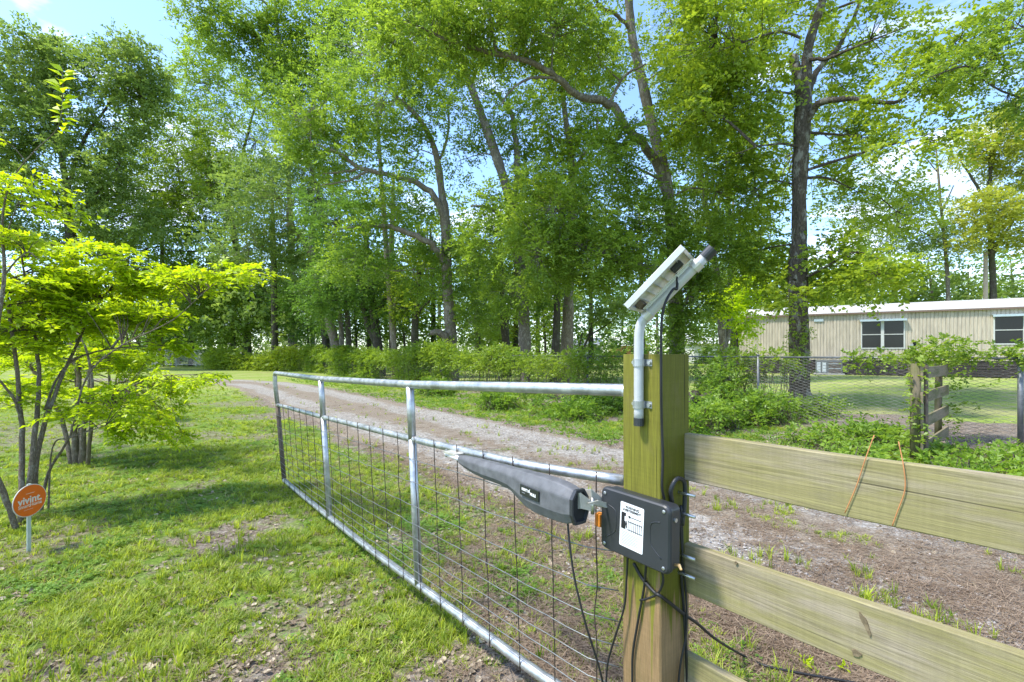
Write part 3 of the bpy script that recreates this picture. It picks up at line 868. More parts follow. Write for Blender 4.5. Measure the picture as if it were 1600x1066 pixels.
# --- ivy-clad oak behind the post with long reaching limbs
tree("oak_tree", "tall oak behind the wooden post whose long crooked limb reaches left across the canopy", 13.2,
     [(1058, 640, 15, 0), (1056, 580, 11, 0), (1053, 500, 10, 0), (1050, 400, 10.5, 0), (1044, 300, 11, 0), (1030, 240, 11, 0), (1018, 190, 10, .2), (1002, 120, 8.5, .4), (988, 60, 8, .5), (982, 0, 8, .6), (980, -80, 6, .6), (985, -170, 4, .6)],
     [[(1046, 310, 11, 0), (1022, 248, 9, -.3), (985, 205, 8, -.8), (952, 162, 8, -1), (905, 150, 6.5, -1.4), (868, 120, 6, -1.8), (825, 95, 5, -2.2), (765, 82, 5, -2.6), (705, 64, 3, -3), (650, 40, 2, -3.2)],
      [(1050, 430, 10, 0), (1005, 418, 9.5, -.5), (962, 405, 8, -1), (918, 388, 6.5, -1.3), (880, 376, 4, -1.6), (850, 380, 2, -1.8)],
      [(985, 45, 4, .5), (960, 22, 3.5, .3), (935, 10, 2.5, 0)],
      [(952, 160, 3, -1), (975, 120, 2.5, -1.2), (1010, 100, 1.5, -1.4)],
      [(868, 122, 3, -1.8), (830, 122, 2.6, -2.1), (800, 140, 2, -2.3), (782, 165, 1.2, -2.4)],
      [(775, 82, 3, -2.6), (768, 40, 3, -2.7), (765, 0, 2, -2.8), (768, -50, 1.5, -2.8)]],
     [(760, 30, 110, 60, -2.6, 46), (870, 40, 90, 60, -1.8, 36), (660, 50, 90, 60, -3, 30), (960, 250, 40, 50, -1.2, 12), (965, 215, 22, 34, -1.4, 8), (940, 100, 50, 40, -1, 8), (1060, 110, 50, 60, .2, 16),
      (870, 330, 80, 60, -1, 40), (930, 400, 90, 50, -1.2, 46), (840, 400, 60, 60, -1.4, 26), (1000, 350, 70, 60, -.4, 34), (1075, 460, 34, 70, -.3, 30), (1100, 400, 70, 50, 0, 30), (1120, 300, 60, 60, .3, 20),
      (870, -100, 200, 90, -1, 50)],
     'oak', .085, M_bark_oak, .42, per=(9, 11), rc=.50, ntrunk=16, seed=2, tb=.15)

tree("hardwood_tree", "straight grey-brown trunk forking pale high up, left of the wooden post", 21.5,
     [(881, 598, 17, 0), (883, 575, 12, 0), (887, 500, 10.5, 0), (890, 430, 9, 0), (893, 350, 8, 0), (894, 290, 7.5, 0), (890, 230, 6, 0), (882, 170, 4.5, 0), (876, 90, 3, 0)],
     [[(894, 280, 5, 0), (910, 245, 4, -.3), (928, 222, 2.5, -.6), (935, 190, 1.5, -.8)], [(890, 230, 4, 0), (865, 215, 3, .3), (843, 200, 2, .6)]],
     [(880, 180, 70, 80, 0, 44), (930, 250, 50, 60, 0, 24), (850, 270, 50, 60, 0, 24), (900, 90, 80, 60, 0, 36), (905, 350, 50, 40, 1, 16), (890, -20, 110, 70, 0, 30)],
     'gum', .11, M_bark_tan, .6, per=(8, 9), rc=.7, seed=3, roots=5)
tree("slim_tree", "slim dark trunk close against the left of the straight grey-brown one", 20.5,
     [(866, 598, 9, 0), (869, 520, 7, 0), (871, 450, 6, 0), (878, 380, 5, 0), (882, 330, 3, 0)], [],
     [(860, 400, 45, 50, 0, 22), (880, 330, 40, 50, 0, 18), (840, 450, 36, 30, 0, 12)], 'deep', .10, M_bark_dark, .45, per=(8, 9), rc=.6, seed=4)
tree("leaning_oak", "long leaning trunk that curves up to the left in the middle of the tree line", 20.0,
     [(823, 592, 12, 0), (820, 540, 11, 0), (816, 460, 10.5, 0), (809, 390, 10, 0), (800, 325, 9, 0), (782, 265, 8.5, 0), (765, 215, 8, 0), (742, 150, 7, 0), (722, 100, 6, 0), (700, 40, 5, 0), (685, -30, 3, 0)],
     [[(803, 330, 6, 0), (808, 270, 6, .2), (805, 210, 5, .4), (797, 175, 4, .5), (770, 140, 2.5, .7)], [(808, 385, 5, 0), (790, 345, 5, -.4), (765, 325, 3, -.8), (735, 322, 1.5, -1)],
      [(812, 430, 4, 0), (845, 390, 3, -.3), (860, 350, 2, -.5)]],
     [(740, 160, 60, 60, 0, 20), (800, 200, 50, 50, .5, 22), (700, 60, 80, 60, 0, 30), (830, 300, 50, 50, 0, 22), (770, 380, 60, 50, -.6, 26), (760, 330, 40, 40, -.8, 14), (800, 450, 50, 34, -.5, 20), (720, 250, 30, 50, .5, 8), (700, -60, 120, 60, 0, 26)],
     'oak', .105, M_bark_oak, .5, per=(8, 9), rc=.65, seed=5)
tree("slim_tree", "dark twin-stemmed trunk in front of the small red shed", 27.0,
     [(793, 590, 8, 0), (791, 540, 8, 0), (788, 500, 6.5, 0), (785, 450, 5, 0), (783, 400, 3, 0)], [[(790, 510, 5, 0), (798, 470, 4.5, 0), (803, 430, 3, 0)]],
     [(790, 420, 50, 40, 0, 24), (760, 470, 34, 30, 0, 12), (770, 500, 24, 26, 2, 12)], 'oak', .13, M_bark_dark, .5, per=(8, 8), rc=.7, seed=6, tb=.2)
tree("hardwood_tree", "pale grey trunk with a broken stub low down and two long limbs sweeping left", 21.5,
     [(707, 604, 13, 0), (706, 570, 11, 0), (704, 520, 10.5, 0), (700, 460, 10, 0), (698, 400, 9.5, 0), (695, 340, 9, 0), (690, 300, 7, 0), (683, 250, 6, 0), (672, 215, 5, 0), (650, 180, 4.5, 0), (615, 145, 3, 0), (590, 90, 2, 0)],
     [[(700, 430, 8, 0), (690, 402, 7, -.3), (670, 378, 6, -.6), (640, 366, 5.5, -.8), (600, 354, 4.5, -1), (560, 354, 3, -1.3), (520, 360, 1.5, -1.5)],
      [(695, 350, 7, 0), (682, 312, 6, -.3), (655, 288, 5.5, -.6), (632, 280, 5, -.7), (600, 272, 4.5, -.9), (560, 262, 4, -1.2), (535, 242, 3.2, -1.4), (510, 232, 3, -1.5), (485, 222, 2, -1.6)],
      [(560, 264, 3, -1.2), (540, 268, 2.5, -1.3), (505, 272, 1.5, -1.5)], [(575, 268, 3, -1.1), (545, 282, 2, -1.2), (500, 290, 1, -1.4)],
      [(703, 540, 8, 0), (690, 522, 7, -.4), (672, 520, 5, -.6)],
      [(683, 260, 3, 0), (700, 210, 2.5, .3), (700, 160, 1.5, .5)]],
     [(600, 160, 90, 70, -.5, 48), (520, 230, 70, 50, -1, 26), (660, 120, 60, 50, 0, 20), (480, 180, 60, 60, -1, 26), (620, 320, 60, 40, -.6, 18), (660, 420, 34, 50, 0, 14), (730, 420, 34, 60, 0, 20), (560, 400, 60, 50, -1, 26), (640, 240, 36, 30, 0, 8), (740, 500, 30, 30, 0, 10), (600, 40, 110, 60, 0, 34)],
     'oak', 0.116, M_bark_tan, .5, per=(8, 9), rc=0.70, seed=7)
tree("slim_tree", "slim brown forked trunk between the thin pale trunk and the grey one with the stub", 26,
     [(648, 590, 8, 0), (648, 520, 7, 0), (652, 470, 5, 0), (655, 420, 4, 0)], [[(649, 500, 4, 0), (660, 480, 3, 0), (672, 470, 2, 0)]],
     [(650, 430, 40, 40, 0, 22), (670, 380, 36, 40, 0, 16), (630, 480, 26, 22, 0, 10)], 'gum', .12, M_bark_dark, .5, per=(8, 8), rc=.7, seed=8)
tree("slim_tree", "thin pale trunk rising straight through the middle of the tree line", 26.5,
     [(618, 590, 6, 0), (614, 520, 5.5, 0), (607, 440, 5, 0), (602, 370, 5, 0), (596, 280, 4, 0), (590, 190, 3, 0), (584, 110, 2, 0)], [[(612, 490, 3, 0), (622, 460, 2.5, 0), (632, 430, 1.5, 0)]],
     [(590, 200, 60, 60, 0, 24), (610, 330, 40, 40, 0, 14), (560, 100, 70, 50, 0, 22)], 'oak', 0.121, M_bark_tan, .5, per=(8, 8), rc=0.77, seed=9)
tree("dark_oak", "dark double trunk above the thickest part of the vine-covered fence", 28,
     [(594, 592, 12, 0), (590, 540, 9, 0), (582, 480, 8, 0), (575, 420, 6, 0), (570, 350, 4, 0)], [[(590, 540, 8, 0), (572, 500, 6, 0), (565, 440, 5, 0), (560, 380, 3, 0)], [(585, 500, 5, 0), (604, 460, 4, 0), (612, 420, 2, 0)]],
     [(560, 430, 70, 50, -1, 44), (530, 350, 70, 60, 0, 40), (600, 480, 50, 34, 0, 24), (500, 470, 40, 40, 0, 20)], 'deep', 0.134, M_bark_dark, .45, per=(9, 9), rc=0.79, seed=10)
tree("slim_tree", "thin dark trunk just left of the dark double trunk", 33,
     [(546, 585, 6, 0), (544, 520, 5, 0), (540, 450, 4, 0), (535, 390, 3, 0)], [], [(545, 440, 50, 40, 0, 26), (520, 480, 34, 24, 0, 14)], 'deep', 0.158, M_bark_dark, .45, per=(8, 8), rc=0.79, seed=11)
tree("leaning_oak", "tan leaning trunk that tips left into the canopy above the vines", 35,
     [(530, 585, 9, 0), (522, 530, 8.5, 0), (508, 480, 8, 0), (497, 440, 8, 0), (488, 400, 7.5, 0), (472, 372, 7, 0), (450, 350, 5, 0)], [[(490, 405, 5, 0), (485, 370, 4, 0), (492, 330, 3, 0)], [(470, 372, 4, 0), (455, 378, 3, -.4), (440, 382, 1.5, -.8)]],
     [(440, 310, 90, 70, -1, 60), (500, 280, 70, 60, -1, 40), (390, 390, 60, 50, -1, 34), (480, 420, 40, 30, 0, 14)], 'blue', 0.156, M_bark_tan, .45, per=(9, 9), rc=0.97, seed=12)
tree("dark_oak", "broad grey trunk deep in shade at the left end of the tree line", 46,
     [(458, 582, 10, 0), (458, 520, 8.5, 0), (457, 450, 8, 0), (455, 380, 7, 0), (452, 300, 5, 0), (450, 220, 3, 0)], [[(456, 420, 4, 0), (430, 395, 3, 0), (405, 385, 2, 0)]],
     [(400, 220, 90, 80, 0, 60), (330, 300, 90, 70, -1, 56), (420, 460, 60, 50, 0, 36), (470, 500, 50, 30, 0, 22), (450, 150, 80, 60, 0, 36)], 'oak', 0.201, M_bark_oak, .45, per=(9, 9), rc=1.29, seed=13)
tree("slim_tree", "dark shaded trunk between the broad grey trunk and the tan leaning one", 38,
     [(510, 583, 9, 0), (508, 520, 8, 0), (500, 440, 7, 0), (490, 360, 5, 0)], [], [(500, 400, 60, 50, 0, 30), (470, 470, 40, 30, 0, 16)], 'deep', 0.165, M_bark_dark, .45, per=(8, 8), rc=1.01, seed=14)
tree("spreading_oak", "wide leafy tree over the driveway's far bend, crown reaching left to the open sky", 48,
     [(388, 582, 9, 0), (384, 520, 8, 0), (376, 440, 7, 0), (362, 340, 6, 0), (350, 250, 4, 0)],
     [[(378, 450, 5, 0), (340, 380, 4, -1), (290, 330, 3, -2), (240, 300, 2, -3)], [(365, 360, 4, 0), (330, 290, 3.5, -1), (280, 285, 2.5, -2)], [(362, 330, 4, 0), (380, 240, 3, 0), (400, 160, 2, 0)]],
     [(330, 130, 60, 60, 0, 44), (270, 220, 80, 60, -1, 56), (200, 300, 70, 60, -2, 44), (300, 330, 80, 50, -2, 44), (230, 390, 70, 50, -2, 40), (370, 280, 70, 60, 0, 40), (350, 440, 60, 50, 0, 34), (380, 500, 60, 34, 0, 26), (330, 505, 40, 36, 0, 18)],
     'oak', 0.232, M_bark_dark, .45, per=(9, 9), rc=1.39, seed=15, tb=.08)
tree("tall_hardwood", "open-crowned tall tree whose sparse twigs hang into the blue sky at upper left", 34,
     [(536, 600, 5, 0), (530, 480, 4.5, 0), (510, 360, 4, 0), (480, 240, 3.5, 0), (445, 120, 3, 0), (430, 0, 2.5, 0), (425, -100, 1.5, 0)],
     [[(440, 110, 3, 0), (400, 60, 2.5, -.5), (350, 30, 2, -1), (300, 10, 1.2, -1.5)], [(432, 20, 2.5, 0), (380, -20, 2, -.8), (330, -30, 1.2, -1.2)], [(445, 150, 2.5, 0), (500, 90, 2, 0), (560, 30, 1.5, 0)]],
     [(300, 18, 36, 20, -1.4, 9), (345, 50, 34, 36, -1, 16), (390, 20, 40, 40, -.8, 18), (440, 70, 50, 60, 0, 34), (500, 60, 60, 60, 0, 40), (560, 30, 60, 50, 0, 34), (420, 130, 34, 30, 0, 12), (480, 130, 60, 40, 0, 24), (440, -80, 150, 50, 0, 24)],
     'oak', 0.190, M_bark_oak, .45, per=(8, 9), rc=1.10, seed=16)
tree("live_oak", "dark-trunked spreading tree against the sky at the far left behind the lime shrub", 38,
     [(116, 584, 15, 0), (116, 500, 13, 0), (115, 410, 12, 0), (108, 350, 11, 0), (104, 290, 7, 0), (92, 220, 5, 0), (80, 150, 3, 0)],
     [[(112, 360, 8, 0), (135, 320, 5, 0), (165, 290, 3, 0), (190, 250, 2, 0)], [(108, 345, 7, 0), (85, 320, 5, 0), (50, 300, 3, 0), (15, 300, 2, 0)], [(104, 300, 5, 0), (130, 220, 4, 0), (165, 170, 2.5, 0), (190, 120, 1.5, 0)],
      [(96, 240, 4, 0), (60, 180, 3, 0), (30, 120, 2, 0)], [(112, 380, 5, 0), (70, 380, 3.5, -1), (30, 350, 2, -1.5)]],
     [(30, 100, 60, 60, 0, 46), (100, 100, 40, 40, 0, 20), (195, 110, 60, 46, 0, 44), (220, 150, 40, 30, 0, 12), (20, 210, 60, 50, 0, 34), (95, 190, 60, 50, 0, 34), (180, 200, 46, 36, 0, 18), (50, 300, 60, 40, 0, 26), (150, 270, 60, 46, 0, 30), (20, 360, 50, 40, 0, 18), (190, 340, 60, 50, 0, 30), (120, 380, 60, 34, 0, 14), (-60, 200, 70, 120, 0, 40)],
     'blue', .20, M_bark_dark, .55, per=(10, 9), rc=1.15, seed=17, tb=.2)

# right hand middle distance
tree("slim_tree", "pair of grey trunks at the left end of the tan mobile home", 22,
     [(1133, 590, 9, 0), (1130, 540, 7.5, 0), (1124, 470, 7, 0), (1114, 390, 6, 0), (1104, 330, 5, 0), (1092, 240, 4, 0), (1085, 150, 2.5, 0)],
     [[(1130, 560, 6, 0), (1140, 500, 5.5, .2), (1142, 420, 5, .3), (1140, 340, 4, .3), (1135, 250, 3, .3)], [(1110, 360, 3, 0), (1128, 300, 2.5, 0), (1138, 250, 1.5, 0)], [(1142, 400, 3, .3), (1165, 340, 2.2, .3), (1180, 280, 1.2, .3)]],
     [(1110, 230, 70, 60, 0, 30), (1160, 300, 50, 50, 0, 18), (1090, 340, 50, 50, 0, 20), (1150, 400, 50, 40, 0, 20), (1180, 200, 50, 50, 0, 16), (1090, 120, 60, 50, 0, 26), (1050, 40, 60, 50, 0, 22), (1140, 40, 70, 60, 0, 22), (1060, 220, 50, 60, 0, 18)],
     'gum', .11, M_bark_oak, .6, per=(8, 8), rc=.7, seed=18, cat="tree")
tree("small_tree", "small tree with bright yellow-green leaves at the near corner of the mobile home", 20,
     [(1153, 590, 2.5, 0), (1152, 540, 2, 0), (1150, 500, 1.8, 0), (1148, 460, 1.2, 0)], [],
     [(1140, 475, 26, 22, 0, 12), (1160, 500, 22, 22, 0, 9), (1175, 450, 24, 16, 0, 7)], 'lime', .11, M_bark_dark, .6, per=(7, 8), rc=.45, seed=19)
tree("maple_tree", "yellow-tinged tree rising above the mobile home roof near the right edge", 36,
     [(1552, 585, 9, 0), (1552, 500, 8, 0), (1551, 430, 7, 0), (1548, 360, 6, 0), (1546, 300, 5, 0), (1550, 230, 4, 0)],
     [[(1550, 400, 4, 0), (1580, 350, 3, 0), (1610, 320, 2, 0)], [(1548, 330, 4, 0), (1520, 280, 3, 0), (1500, 250, 1.5, 0)], [(1552, 240, 3, 0), (1575, 190, 2, 0), (1590, 150, 1.5, 0)]],
     [(1560, 215, 56, 40, 0, 42), (1590, 270, 50, 40, 0, 36), (1540, 330, 50, 28, -1, 34), (1590, 360, 50, 40, 0, 34), (1515, 240, 34, 24, 0, 12), (1620, 180, 60, 50, 0, 20), (1530, 375, 34, 18, -1, 8)],
     'yellow', .16, M_bark_dark, .6, per=(8, 8), rc=.9, seed=20)
tree("bare_topped_tree", "thin tree with nearly bare upper twigs against the sky behind the mobile home", 38,
     [(1482, 585, 6, 0), (1482, 480, 5, 0), (1478, 400, 4, 0), (1470, 320, 3, 0), (1464, 250, 2, 0), (1462, 225, 1.2, 0)],
     [[(1474, 360, 2.5, 0), (1445, 310, 2, 0), (1415, 300, 1, 0)], [(1472, 330, 2, 0), (1490, 290, 1.2, 0)], [(1466, 270, 1.5, 0), (1440, 240, 1, 0)], [(1466, 260, 1.5, 0), (1480, 235, .8, 0)]],
     [(1440, 340, 50, 40, 0, 24), (1410, 290, 44, 34, 0, 14), (1470, 380, 50, 34, 0, 26), (1390, 360, 54, 44, 0, 28), (1340, 330, 50, 40, 0, 22), (1360, 250, 50, 50, 0, 14)], 'far', .15, M_bark_oak, .5, per=(7, 8), rc=.9, seed=21)
tree("overhanging_tree", "dark-leaved tree just outside the right edge whose twig droops across the top corner", 9,
     [(1790, 690, 16, 0), (1785, 500, 14, 0), (1770, 300, 12, 0), (1760, 100, 10, 0), (1755, -60, 7, 0)],
     [[(1770, 240, 6, 0), (1690, 190, 4, -.2), (1600, 155, 2.6, -.4), (1550, 135, 2.2, -.5), (1512, 104, 2, -.6), (1450, 122, 1.2, -.7)], [(1760, 100, 5, 0), (1680, 50, 3, -.2), (1600, 44, 1.5, -.3), (1540, 52, 1, -.4)], [(1515, 106, 1.4, -.6), (1490, 90, .8, -.6)]],
     [(1560, 90, 50, 44, -.5, 22), (1590, 20, 40, 30, -.3, 10), (1500, 110, 46, 34, -.6, 12), (1590, 170, 36, 24, -.4, 10), (1700, 120, 90, 90, 0, 30), (1720, -20, 110, 80, 0, 24)],
     'oak', .055, M_bark_dark, .55, per=(6, 8), rc=.3, seed=22)

for i, (px, Y, kd, lb) in enumerate(((365, 47, 'gum', "low bushy tree at the left end of the vine-covered fence"), (425, 46, 'oak', "low dark bushy tree above the vines, under the broad grey trunk"), (480, 40, 'deep', "dark low tree filling the shade beside the tan leaning trunk"),
        (555, 36, 'deep', "dark low tree behind the thin dark trunk"), (630, 36, 'gum', "low leafy tree behind the two slim trunks"), (300, 52, 'gum', "pale green low tree directly behind the far cross fence"), (748, 36, 'far', "low bright tree between the grey trunk with the stub and the leaning one"), (850, 36, 'gum', "low leafy tree behind the slim dark trunk"))):
    k = 34 / Y
    tree("understory_tree", lb, Y, [(px, 590, 3 * k, 0), (px + 2, 540, 2.4 * k, 0), (px - 3, 470, 1.5 * k, 0)], [], [(px, 500, 42, 34, 0, 20), (px - 30, 470, 34, 26, .5, 10), (px + 28, 460, 36, 28, .5, 12), (px, 430, 36, 26, 1, 10)], kd, .16 / k * .8, M_bark_dark, .5, per=(7, 8), rc=.8 / k, seed=300 + i)

# background wood: separate trees, generic
def bg_trees():
    rg = np.random.default_rng(55)
    spots = []
    for i, px in enumerate(np.linspace(-120, 1760, 34)):
        spots.append((px + rg.uniform(-18, 18), rg.uniform(58, 95), rg.uniform(13, 21)))
    for px in np.linspace(250, 1130, 15):
        spots.append((px + rg.uniform(-20, 20), rg.uniform(38, 52), rg.uniform(12, 20)))
    for px in (1160, 1215, 1270, 1330, 1400, 1455, 1510, 1585, 1650):
        spots.append((px, rg.uniform(38, 46), rg.uniform(9.5, 12.5)))
    for px in (-60, 20, 70, 165, 215, 265):
        spots.append((px, rg.uniform(42, 60), rg.uniform(6, 9)))
    for i, (px, Y, h) in enumerate(spots):
        s = FPX / Y
        gy = HY + EYE * s; top = HY - (h - EYE) * s
        cw = h * .36 * s
        kind = ['far', 'far', 'oak', 'blue', 'deep', 'gum'][int(rg.integers(6))]
        mid = (gy + top) / 2
        trunk = [(px, gy, .022 * h * s, 0), (px + rg.uniform(-3, 3), mid, .016 * h * s, 0), (px + rg.uniform(-6, 6), top + .15 * (gy - top), .006 * h * s, 0)]
        H = gy - top
        blobs = [(px, top + .22 * H, cw * .7, .2 * H, 0, 20), (px - cw * .5, top + .42 * H, cw * .62, .17 * H, 0, 16), (px + cw * .5, top + .45 * H, cw * .62, .17 * H, 0, 16),
                 (px, top + .6 * H, cw * .9, .2 * H, 0, 22), (px - cw * .4, top + .80 * H, cw * .5, .14 * H, 0, 9), (px + cw * .4, top + .82 * H, cw * .5, .13 * H, 0, 8)]
        back = "beyond the lawn and fences"
        tree("background_tree", "leafy tree of the distant wood beyond the lawns and fences", Y, trunk, [], blobs, kind, .30, M_bark_dark if i % 2 else M_bark_oak, .55,
             group="trees of the distant wood", per=(5, 7), rc=1.3, ntrunk=8, twig=False, seed=200 + i, tb=.1)
bg_trees()
rg = np.random.default_rng(8)
n = 5200
yy = rg.uniform(56, 92, n); xx = rg.uniform(-1.25, 1.3, n) * yy
o = np.stack([xx, yy, ground_z(xx, yy) + (rg.uniform(0, 1, n) ** 1.3) * (2.2 + 3.2 * fbm(xx, yy, 9, 5))], 1)
V, si = sprays(o, rand_dirs(n, .2, .6, rg), rg.uniform(.8, 1.6, n), 7, .42, .6, .3, .4, .9, rg, True)
tag(quads_mesh("distant_undergrowth", V, GREENS['far'], None, np.clip(fbm(o[:, 0], o[:, 2] * 3, 4, 7)[si] * .8 + rg.uniform(-.2, .3, len(si)), 0, 1), nv=3), "hazy green undergrowth at the foot of the distant wood", "undergrowth", kind='stuff')
print("tree leaves", TREE_LEAVES, time.time() - T0)

# ------------------------------------------------------------------ lime crape myrtles at left
def myrtle(name, label, Y, stems, blobs, leaf, seed, trunkcol=M_bark_myrtle):
    rg = np.random.default_rng(seed)
    b0 = P(stems[0][0][0], 0, Y)
    root = empty(name, label, "shrub", (b0[0], b0[1], 0))
    allp = []
    for st in stems:
        pts = np.array([P(a, b, Y + d) for a, b, r, d in st]); rr = np.array([r * .52 * (Y + d) / FPX for a, b, r, d in st])
        if st[0][1] > 700: pts[0][2] = float(ground_z(pts[0][0], pts[0][1])) - .03
        q, qr = smooth_path(pts, rr, 5)
        q[1:-1] += rg.normal(0, 1, q[1:-1].shape) * qr[1:-1, None] * .15
        m = MB(); m.tube(q, qr, 7); m.build("stem", trunkcol, root, smooth=True, local=pts[0])
        allp.append(q[len(q) // 3:])
    allp = np.concatenate(allp)
    C = []
    for (a, b, rx, ry, dY, n) in blobs:
        c = P(a, b, Y + dY); R = np.array([rx, rx * .9, ry]) * (Y + dY) / FPX
        n = int(n * 1.2)
        C.append(c + rand_dirs(n, 0, 1, rg) * (rg.uniform(0.05, 1, n) ** .5)[:, None] * R)
    C = np.concatenate(C)
    tw = MB(); O = []; A = []
    for c in C:
        dd = np.linalg.norm(allp - c, axis=1) + np.maximum(allp[:, 2] - c[2], 0)
        s = allp[np.argmin(dd)]; D = np.linalg.norm(c - s)
        mid = (s + c) / 2 + np.array([0, 0, .10 * D]) + rg.normal(0, .04, 3) * D
        tw.tube([s, mid, c], [.0035, .0027, .0017], 4, cap=False)
        ax = unit(c - mid); ax[2] *= .4
        for k in range(3):
            a = unit(ax + rg.normal(0, .45, 3) * [1, 1, .35]); O.append(c - a * .03 + rg.normal(0, .02, 3)); A.append(a)
    O = np.array(O); A = np.array(A)
    tag(tw.build("twigs", M_twig, root), kind='stuff')
    V, si = sprays(O, A, rg.uniform(.14, .26, len(O)), 13, leaf, .50, .18, .72, .95, rg)
    tint = np.clip(rg.uniform(0, 1, len(O))[si] * .55 + rg.uniform(0, .5, len(si)), 0, 1)
    quads_mesh("foliage", V, GREENS['lime'], root, tint)
    # stems of sprays
    sm = MB()
    for o, a in zip(O, A):
        sm.tube([o, o + a * .1, o + a * .2 + [0, 0, -.02]], [.0018, .0014, .001], 3, cap=False)
    tag(sm.build("leaf_stalks", M_twig, root), kind='stuff')
    return root
myrtle("crape_myrtle", "nearest multi-stemmed lime-green shrub behind the orange sign", 3.9,
    [[(38, 835, 9, 0), (52, 700, 7, 0), (60, 620, 6, .1), (58, 540, 5, .2), (40, 440, 3, .2), (30, 380, 2, .2)],
     [(48, 832, 9, .1), (62, 690, 7, .1), (92, 600, 5, .2), (115, 550, 4, .4), (150, 480, 3, .6), (200, 420, 2, .8)],
     [(30, 838, 8, -.1), (34, 700, 7, 0), (32, 640, 6, 0), (22, 540, 5, 0), (5, 440, 3, 0), (-20, 380, 2, 0)],
     [(28, 835, 8, -.2), (5, 770, 8, -.3), (-25, 700, 7, -.4), (-70, 600, 5, -.4), (-120, 480, 3, -.4)],
     [(62, 835, 5, .2), (75, 740, 4, .2), (110, 680, 3, .1), (135, 590, 2.6, 0), (190, 540, 2.2, 0), (270, 500, 1.6, 0), (340, 440, 1.2, 0), (400, 420, .8, 0)],
     [(75, 742, 3, .2), (82, 700, 2, .2), (110, 684, 2, .1), (165, 665, 1.2, 0)],
     [(36, 660, 4, 0), (22, 625, 4, -.1), (0, 595, 3, -.2), (-30, 560, 2, -.3)],
     [(70, 640, 4, .1), (90, 590, 3, .3), (120, 560, 3, .4), (175, 545, 2, .5), (250, 540, 1.2, .6)]],
    [(60, 450, 80, 40, .2, 75), (-30, 450, 70, 60, -.1, 18), (150, 440, 70, 32, .5, 60), (110, 500, 100, 30, .3, 70), (230, 440, 50, 26, .6, 32), (220, 500, 50, 22, .3, 28), (300, 440, 46, 18, .1, 22), (370, 425, 40, 12, 0, 14), (20, 530, 60, 24, 0, 24), (40, 390, 50, 16, .2, 14), (160, 395, 60, 12, .5, 14), (150, 640, 60, 30, .1, 14), (30, 620, 50, 30, .1, 10), (10, 375, 30, 14, 0, 6), (270, 540, 40, 12, .4, 10)],
    .052, 31)
myrtle("crape_myrtle", "second lime-leaved shrub with thick peeling brown stems growing further back", 5.9,
    [[(118, 728, 10, 0), (116, 660, 8, 0), (122, 600, 7, .1), (112, 540, 6, .2), (90, 480, 3, .2)],
     [(128, 728, 10, 0), (132, 660, 7, 0), (140, 600, 6, 0), (142, 575, 5, 0), (165, 555, 4, .2), (210, 500, 2.5, .4)],
     [(124, 730, 9, .1), (126, 650, 7, .2), (120, 560, 5, .4), (150, 450, 3, .6)],
     [(136, 726, 6, -.1), (144, 640, 5, -.2), (142, 580, 4, -.2), (132, 540, 3, -.3), (120, 520, 2, -.3)],
     [(112, 728, 6, 0), (95, 650, 6, .2), (60, 590, 5, .5), (25, 545, 4, .7), (-20, 500, 2, .8)],
     [(120, 640, 3, 0), (170, 620, 2, 0), (240, 590, 1.4, -.2), (310, 585, 1, -.3)]],
    [(120, 560, 60, 30, .2, 34), (200, 560, 50, 26, .2, 30), (90, 610, 50, 30, .2, 22), (170, 620, 50, 34, 0, 34), (230, 640, 50, 22, -.1, 26), (200, 480, 60, 30, .4, 34), (120, 480, 60, 34, .4, 34), (260, 600, 50, 16, -.2, 18), (40, 560, 50, 24, .5, 20), (270, 680, 36, 12, -.1, 8), (190, 670, 40, 14, 0, 12), (320, 590, 30, 10, -.3, 8)],
    .058, 32)
myrtle("crape_myrtle", "farthest small lime shrub with a dark stem beside the driveway grass", 9.5,
    [[(172, 655, 4, 0), (172, 620, 4, 0), (168, 570, 3, 0), (150, 520, 2, 0)], [(172, 655, 3, 0), (178, 610, 3, 0), (190, 560, 2, 0), (200, 520, 1.5, 0)]],
    [(180, 560, 50, 30, 0, 40), (190, 610, 40, 24, 0, 26), (140, 520, 40, 20, 0, 20), (60, 580, 50, 30, .5, 26), (220, 590, 30, 20, 0, 14)], .07, 33)
# young sprout whose tip stands against the trees at upper left
myrtle("young_tree", "thin pale sapling at the left edge topped by a bright spray of large leaves", 3.0,
    [[(-30, 880, 7, -.1), (-20, 700, 6, 0), (-8, 540, 5.5, 0), (6, 440, 5, 0), (4, 340, 3, 0), (20, 280, 1.8, 0), (55, 235, 1.4, 0), (90, 200, 1.1, 0), (98, 150, 1.4, 0), (97, 108, .9, 0)],
     [(5, 380, 2, 0), (40, 290, 1, 0), (70, 265, .7, 0)], [(6, 430, 3, 0), (40, 395, 2, 0), (60, 405, 1.5, 0)]],
    [(8, 290, 20, 20, 0, 6), (50, 285, 20, 8, 0, 4), (75, 330, 24, 14, 0, 4), (30, 375, 30, 8, 0, 6), (0, 215, 6, 8, 0, 1)], .045, 34, M_bark_myrtle)
sp = bpy.data.objects.get("young_tree")
rg = np.random.default_rng(91)
O = []; D = []
for k in range(15):
    t = k / 14; pth = P(97 + 3 * math.sin(k), 205 - 92 * t, 3.0)
    for s in (-1, 1):
        O.append(pth); D.append(np.array([s * rg.uniform(.6, 1), rg.uniform(-.8, .8), rg.uniform(-.1, .3) + .5 * t]))
V = leaf_quads(np.array(O), np.array(D), np.array([[0, -.8, 1.0]] * len(O)) + rg.normal(0, .35, (len(O), 3)), np.full(len(O), .085) * rg.uniform(.7, 1.1, len(O)), .48)
quads_mesh("large_leaves", V, GREENS['lime'], sp, np.full(len(O), .8))

